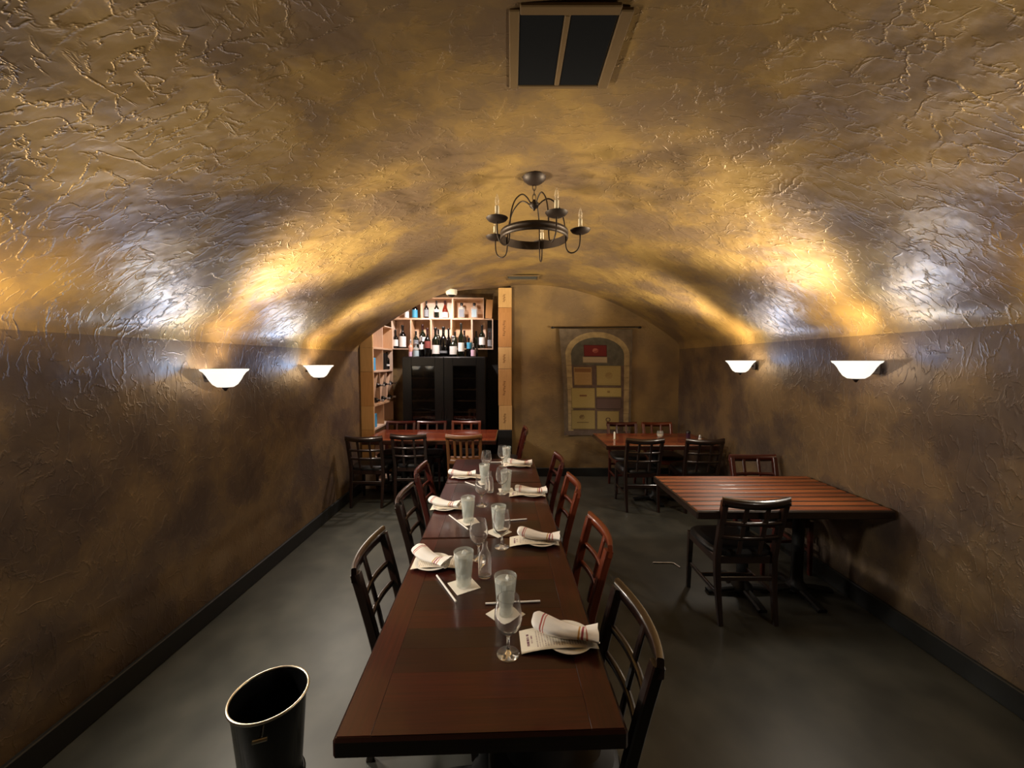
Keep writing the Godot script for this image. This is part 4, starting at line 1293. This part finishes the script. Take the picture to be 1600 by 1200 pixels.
func build_fixtures() -> void:
	# chandelier
	var c := thing("chandelier", "unlit wrought iron ring chandelier with five candle lamps", "chandelier", Vector3(0.132, 0, -2.42))
	part("canopy", MB.new().lathe([Vector2(0.0, 2.725), Vector2(0.012, 2.726), Vector2(0.045, 2.74), Vector2(0.066, 2.758), Vector2(0.07, 2.772), Vector2(0.0, 2.775)], 28).mesh(), M.wrought, c)
	var links := MB.new()
	for k in 3:
		var ring := []
		for j in 16:
			var a := TAU * j / 16.0
			var w := Vector3(cos(a) * 0.010, 0, 0) if k % 2 == 0 else Vector3(0, 0, cos(a) * 0.010)
			ring.append(Vector3(0, 2.715 - k * 0.03, 0) + w + Vector3.UP * sin(a) * 0.021)
		links.tube(ring, 0.0022, 6, true)
	part("chain", links.mesh(), M.wrought, c)
	part("hub", MB.new().lathe([Vector2(0, 2.576), Vector2(0.005, 2.578), Vector2(0.008, 2.588), Vector2(0.024, 2.598), Vector2(0.03, 2.61), Vector2(0.028, 2.622), Vector2(0.012, 2.628), Vector2(0.01, 2.64), Vector2(0.0, 2.642)], 20).mesh(), M.wrought, c)
	var band := MB.new()
	band.lathe([Vector2(0.194, 2.405), Vector2(0.2, 2.405), Vector2(0.2, 2.412), Vector2(0.203, 2.414), Vector2(0.203, 2.42), Vector2(0.2, 2.422), Vector2(0.2, 2.438), Vector2(0.203, 2.44), Vector2(0.203, 2.446), Vector2(0.2, 2.448), Vector2(0.2, 2.455), Vector2(0.194, 2.455), Vector2(0.194, 2.405)], 56)
	part("ring_band", band.mesh(), M.wrought, c)
	var bulb := mat(Color(1, 0.98, 0.94, 0.12), 0.04)
	bulb.transparency = BaseMaterial3D.TRANSPARENCY_ALPHA
	for k in 5:
		var a := -deg_to_rad(4.0 + 72.0 * k)
		var d := Vector3(cos(a), 0, sin(a))
		var cv := Curve3D.new()
		for p in [[0.026, 2.612], [0.06, 2.642], [0.1, 2.647], [0.15, 2.60], [0.178, 2.53], [0.188, 2.455], [0.19, 2.40], [0.198, 2.355], [0.222, 2.335], [0.255, 2.345], [0.276, 2.38], [0.28, 2.45]]:
			cv.add_point(d * p[0] + Vector3.UP * p[1])
		for i in range(1, cv.point_count - 1):
			var tg := (cv.get_point_position(i + 1) - cv.get_point_position(i - 1)) * 0.17
			cv.set_point_in(i, -tg)
			cv.set_point_out(i, tg)
		var path := []
		for q in cv.tessellate_even_length(4, 0.016): path.append(q)
		var arm := part("arm", MB.new().tube(path, 0.0042, 8).mesh(), M.wrought, c)
		var at := d * 0.28
		part("drip_pan", MB.new().lathe([Vector2(0, 2.448), Vector2(0.03, 2.45), Vector2(0.052, 2.46), Vector2(0.061, 2.472), Vector2(0.058, 2.473), Vector2(0.048, 2.464), Vector2(0.0, 2.456)], 24, Transform3D(Basis(), at)).mesh(), M.wrought, arm)
		part("candle_sleeve", MB.new().lathe([Vector2(0.0115, 2.455), Vector2(0.0115, 2.535), Vector2(0.009, 2.538), Vector2(0, 2.538)], 14, Transform3D(Basis(), at)).mesh(), M.candle, arm)
		part("bulb", MB.new().lathe([Vector2(0.006, 2.538), Vector2(0.011, 2.55), Vector2(0.0125, 2.562), Vector2(0.009, 2.58), Vector2(0.003, 2.6), Vector2(0.0, 2.606)], 14, Transform3D(Basis(), at)).mesh(), bulb, arm)
	# return-air grille
	var v := thing("ceiling_vent", "large black louvred air grille in the vault overhead", "vent", Vector3(0.18, 2.757, -1.455))
	var fw := 0.312
	var fl := 0.315
	var fr := MB.new()
	fr.box(Vector3(-fw * 0.5 - 0.017, 0.004, 0), Vector3(0.033, 0.014, fl + 0.036), 0.003).box(Vector3(fw * 0.5 + 0.02, 0.004, 0), Vector3(0.04, 0.014, fl + 0.036), 0.003)
	fr.box(Vector3(0, 0.004, fl * 0.5 + 0.017), Vector3(fw, 0.014, 0.034), 0.003).box(Vector3(0, 0.004, -fl * 0.5 - 0.009), Vector3(fw, 0.014, 0.018), 0.003).box(Vector3(-0.006, 0.004, 0), Vector3(0.018, 0.014, fl), 0.003)
	part("frame", fr.mesh(), M.plaster_trim, v)
	part("duct_back", MB.new().box(Vector3(0, 0.036, 0), Vector3(fw, 0.004, fl), 0.0).box(Vector3(-fw * 0.5, 0.02, 0), Vector3(0.003, 0.03, fl), 0.0).box(Vector3(fw * 0.5, 0.02, 0), Vector3(0.003, 0.03, fl), 0.0).mesh(), M.black_matt, v)
	for s in [-1.0, 1.0]:
		var lv := MB.new()
		for k in 30:
			lv.box(Vector3(s * 0.081 - 0.006 + s * 0.002, 0.002, -fl * 0.5 + 0.006 + k * (fl - 0.012) / 29.0), Vector3(0.144, 0.0015, 0.0080), 0.0, Basis(Vector3.RIGHT, -0.35))
		var lo := part("louvre_panel", lv.mesh(), M.vent, v)
		lo.set_meta("kind", "stuff")
		part("brace", MB.new().box(Vector3(s * 0.08, 0.024, 0.02), Vector3(0.18, 0.003, 0.012), 0.0, Basis(Vector3.UP, s * 0.9)).mesh(), M.vent, v)
	# far supply slot
	var v2 := thing("ceiling_vent", "small grey air register in the vault before the wine niche post", "vent", Vector3(0.135, 2.755, -5.16))
	part("frame", MB.new().box(Vector3(0, 0, 0.12), Vector3(0.42, 0.016, 0.02), 0.003).box(Vector3(0, 0, -0.12), Vector3(0.42, 0.016, 0.02), 0.003).box(Vector3(-0.2, 0, 0), Vector3(0.02, 0.016, 0.22), 0.003).box(Vector3(0.2, 0, 0), Vector3(0.02, 0.016, 0.22), 0.003).mesh(), M.plaster_trim, v2)
	var lv2 := MB.new()
	for k in 12: lv2.box(Vector3(0, 0.004, -0.1 + k * 0.018), Vector3(0.38, 0.002, 0.014), 0.0, Basis(Vector3.RIGHT, 0.6))
	lv2.box(Vector3(0, 0.014, 0), Vector3(0.38, 0.003, 0.22), 0.0)
	part("louvre_panel", lv2.mesh(), M.register, v2).set_meta("kind", "stuff")
	# smoke detector at the edge of the arch
	var s2 := thing("smoke_detector", "round white smoke detector hanging at the edge of the arch", "smoke detector", Vector3(-0.766, 2.575, -5.08))
	part("housing", MB.new().lathe([Vector2(0.05, -0.055), Vector2(0.066, -0.048), Vector2(0.072, -0.03), Vector2(0.072, 0.01), Vector2(0.0, 0.012)], 28).mesh(), M.white, s2)
	part("grille", MB.new().lathe([Vector2(0.0, -0.078), Vector2(0.026, -0.074), Vector2(0.04, -0.062), Vector2(0.05, -0.0545), Vector2(0.0, -0.054)], 24).mesh(), M.iron, s2)
	# tapestry on its rod
	var tp := thing("wall_tapestry", "woven tapestry of an arched alcove of wine crates on the back wall", "tapestry", Vector3(1.2, 0, -5.70))
	var shape := func(s: float, q: float) -> Vector3:
		var xl := lerpf(-0.527, -0.445, pow(q, 1.2)) + 0.02 * sin(q * 3.0)
		return Vector3(lerpf(xl, 0.52, s), lerpf(2.15, 0.615, q) - 0.01 * s, 0.012 * sin(s * 9.0 + q * 2.0) * q + 0.03 * pow(1.0 - s, 4.0) * sin(q * PI))
	var front := MB.new().sheet(24, 34, func(s: float, q: float) -> Vector3: return shape.call(s, q), -1.0)
	part("woven_panel", front.mesh(), M.tapestry, tp)
	part("lining", MB.new().sheet(12, 16, func(s: float, q: float) -> Vector3: return shape.call(s, q) - Vector3(0, 0, 0.006)).mesh(), M.lining, tp)
	part("rod", MB.new().tube([Vector3(-0.6, 2.163, 0.0), Vector3(0.6, 2.170, 0.0)], 0.008, 10).mesh(), M.black, tp)
	for s in [-1.0, 1.0]:
		part("rod_finial", MB.new().lathe([Vector2(0, -0.03), Vector2(0.013, -0.022), Vector2(0.016, 0.0), Vector2(0.013, 0.02), Vector2(0, 0.028)], 14, Transform3D(Basis(Vector3(0, 0, 1), PI * 0.5), Vector3(s * 0.62, 2.166, 0))).mesh(), M.black, tp)


func build_extras() -> void:
	# wine bucket on its stand
	var b := thing("wine_bucket", "dark metal wine bucket with a bright rim on a stand, lower left", "wine bucket", Vector3(-0.66, 0, -1.03))
	part("bucket_body", MB.new().lathe([Vector2(0.0, 0.522), Vector2(0.068, 0.52), Vector2(0.072, 0.524), Vector2(0.0905, 0.77), Vector2(0.0945, 0.778), Vector2(0.0925, 0.778), Vector2(0.0885, 0.768), Vector2(0.07, 0.53), Vector2(0.0, 0.528)], 48).mesh(), M.bucket, b)
	var rim := []
	for k in 48: rim.append(Vector3(cos(TAU * k / 48.0) * 0.095, 0.779, sin(TAU * k / 48.0) * 0.095))
	part("rim", MB.new().tube(rim, 0.0036, 10, true).mesh(), M.chrome, b)
	for a in [0.35, 0.35 + PI]:
		var d := Vector3(sin(a), 0, cos(a))
		var sd := d.cross(Vector3.UP)
		part("knob", MB.new().tube([d * 0.088 + Vector3.UP * 0.745, d * 0.105 + Vector3.UP * 0.745], 0.004).tube([d * 0.107 + Vector3.UP * 0.745 - sd * 0.016, d * 0.107 + Vector3.UP * 0.745 + sd * 0.016], 0.005).mesh(), M.chrome, b)
	var st := []
	for k in 36: st.append(Vector3(cos(TAU * k / 36.0) * 0.0775, 0.533, sin(TAU * k / 36.0) * 0.0775))
	part("stand_ring", MB.new().tube(st, 0.0045, 8, true).mesh(), M.iron, b)
	for k in 3:
		var d2 := Vector3(cos(TAU * k / 3.0 + 0.4), 0, sin(TAU * k / 3.0 + 0.4))
		part("stand_leg", MB.new().tube([d2 * 0.08 + Vector3.UP * 0.533, d2 * 0.077 + Vector3.UP * 0.44, d2 * 0.07 + Vector3.UP * 0.25, d2 * 0.13 + Vector3.UP * 0.005], 0.006, 8).mesh(), M.iron, b)
	# straw dropped on the floor
	one("dropped_straw", MB.new().tube([Vector3(-0.1, 0, 0), Vector3(0.05, 0, 0.002), Vector3(0.072, 0, 0.012), Vector3(0.095, 0, 0.075)], 0.005, 8).mesh(), M.straw, "bent white straw wrapper lying on the floor by the slatted table", "straw", Vector3(1.275, 0.006, -3.22))
	# condiments on the tapestry table
	var T := 0.7502
	var sh := thing("salt_shaker", "small glass shaker with a metal cap at the right of the tapestry table", "shaker", Vector3(2.16, T, -4.52))
	part("glass_body", MB.new().lathe([Vector2(0, 0), Vector2(0.02, 0), Vector2(0.022, 0.01), Vector2(0.015, 0.06), Vector2(0, 0.06)], 16).mesh(), M.white_glass, sh)
	part("cap", MB.new().lathe([Vector2(0.0155, 0.055), Vector2(0.0155, 0.075), Vector2(0.009, 0.09), Vector2(0.0, 0.094)], 16).mesh(), M.foil_silver, sh)
	var pe := thing("pepper_shaker", "dark purple glass shaker left of the clear shaker on the tapestry table", "shaker", Vector3(2.06, T, -4.6))
	part("glass_body", MB.new().lathe([Vector2(0, 0), Vector2(0.024, 0), Vector2(0.024, 0.1), Vector2(0, 0.1)], 16).mesh(), M.purple, pe)
	part("cap", MB.new().lathe([Vector2(0.025, 0.095), Vector2(0.025, 0.115), Vector2(0.016, 0.124), Vector2(0.0, 0.125)], 16).mesh(), M.foil_dark, pe)
	var vo := thing("votive_glass", "round clear votive glass in the middle of the tapestry table", "candle holder", Vector3(1.83, T, -4.86))
	part("glass_body", MB.new().lathe([Vector2(0, 0), Vector2(0.03, 0), Vector2(0.042, 0.03), Vector2(0.036, 0.075), Vector2(0.034, 0.075), Vector2(0.039, 0.03), Vector2(0.028, 0.006), Vector2(0, 0.006)], 20).mesh(), M.thin, vo)
	part("wax", MB.new().lathe([Vector2(0, 0.007), Vector2(0.027, 0.007), Vector2(0.036, 0.028), Vector2(0, 0.028)], 16).mesh(), M.candle, vo)
	var cd := thing("taper_candle", "short white candle stick at the left of the tapestry table", "candle", Vector3(1.23, T, -4.72))
	part("stick", MB.new().lathe([Vector2(0, 0.006), Vector2(0.011, 0.006), Vector2(0.0105, 0.085), Vector2(0.004, 0.09), Vector2(0, 0.09)], 14).mesh(), M.candle, cd)
	part("holder", MB.new().lathe([Vector2(0, 0), Vector2(0.026, 0), Vector2(0.028, 0.004), Vector2(0.014, 0.008), Vector2(0, 0.008)], 16).mesh(), M.chrome, cd)
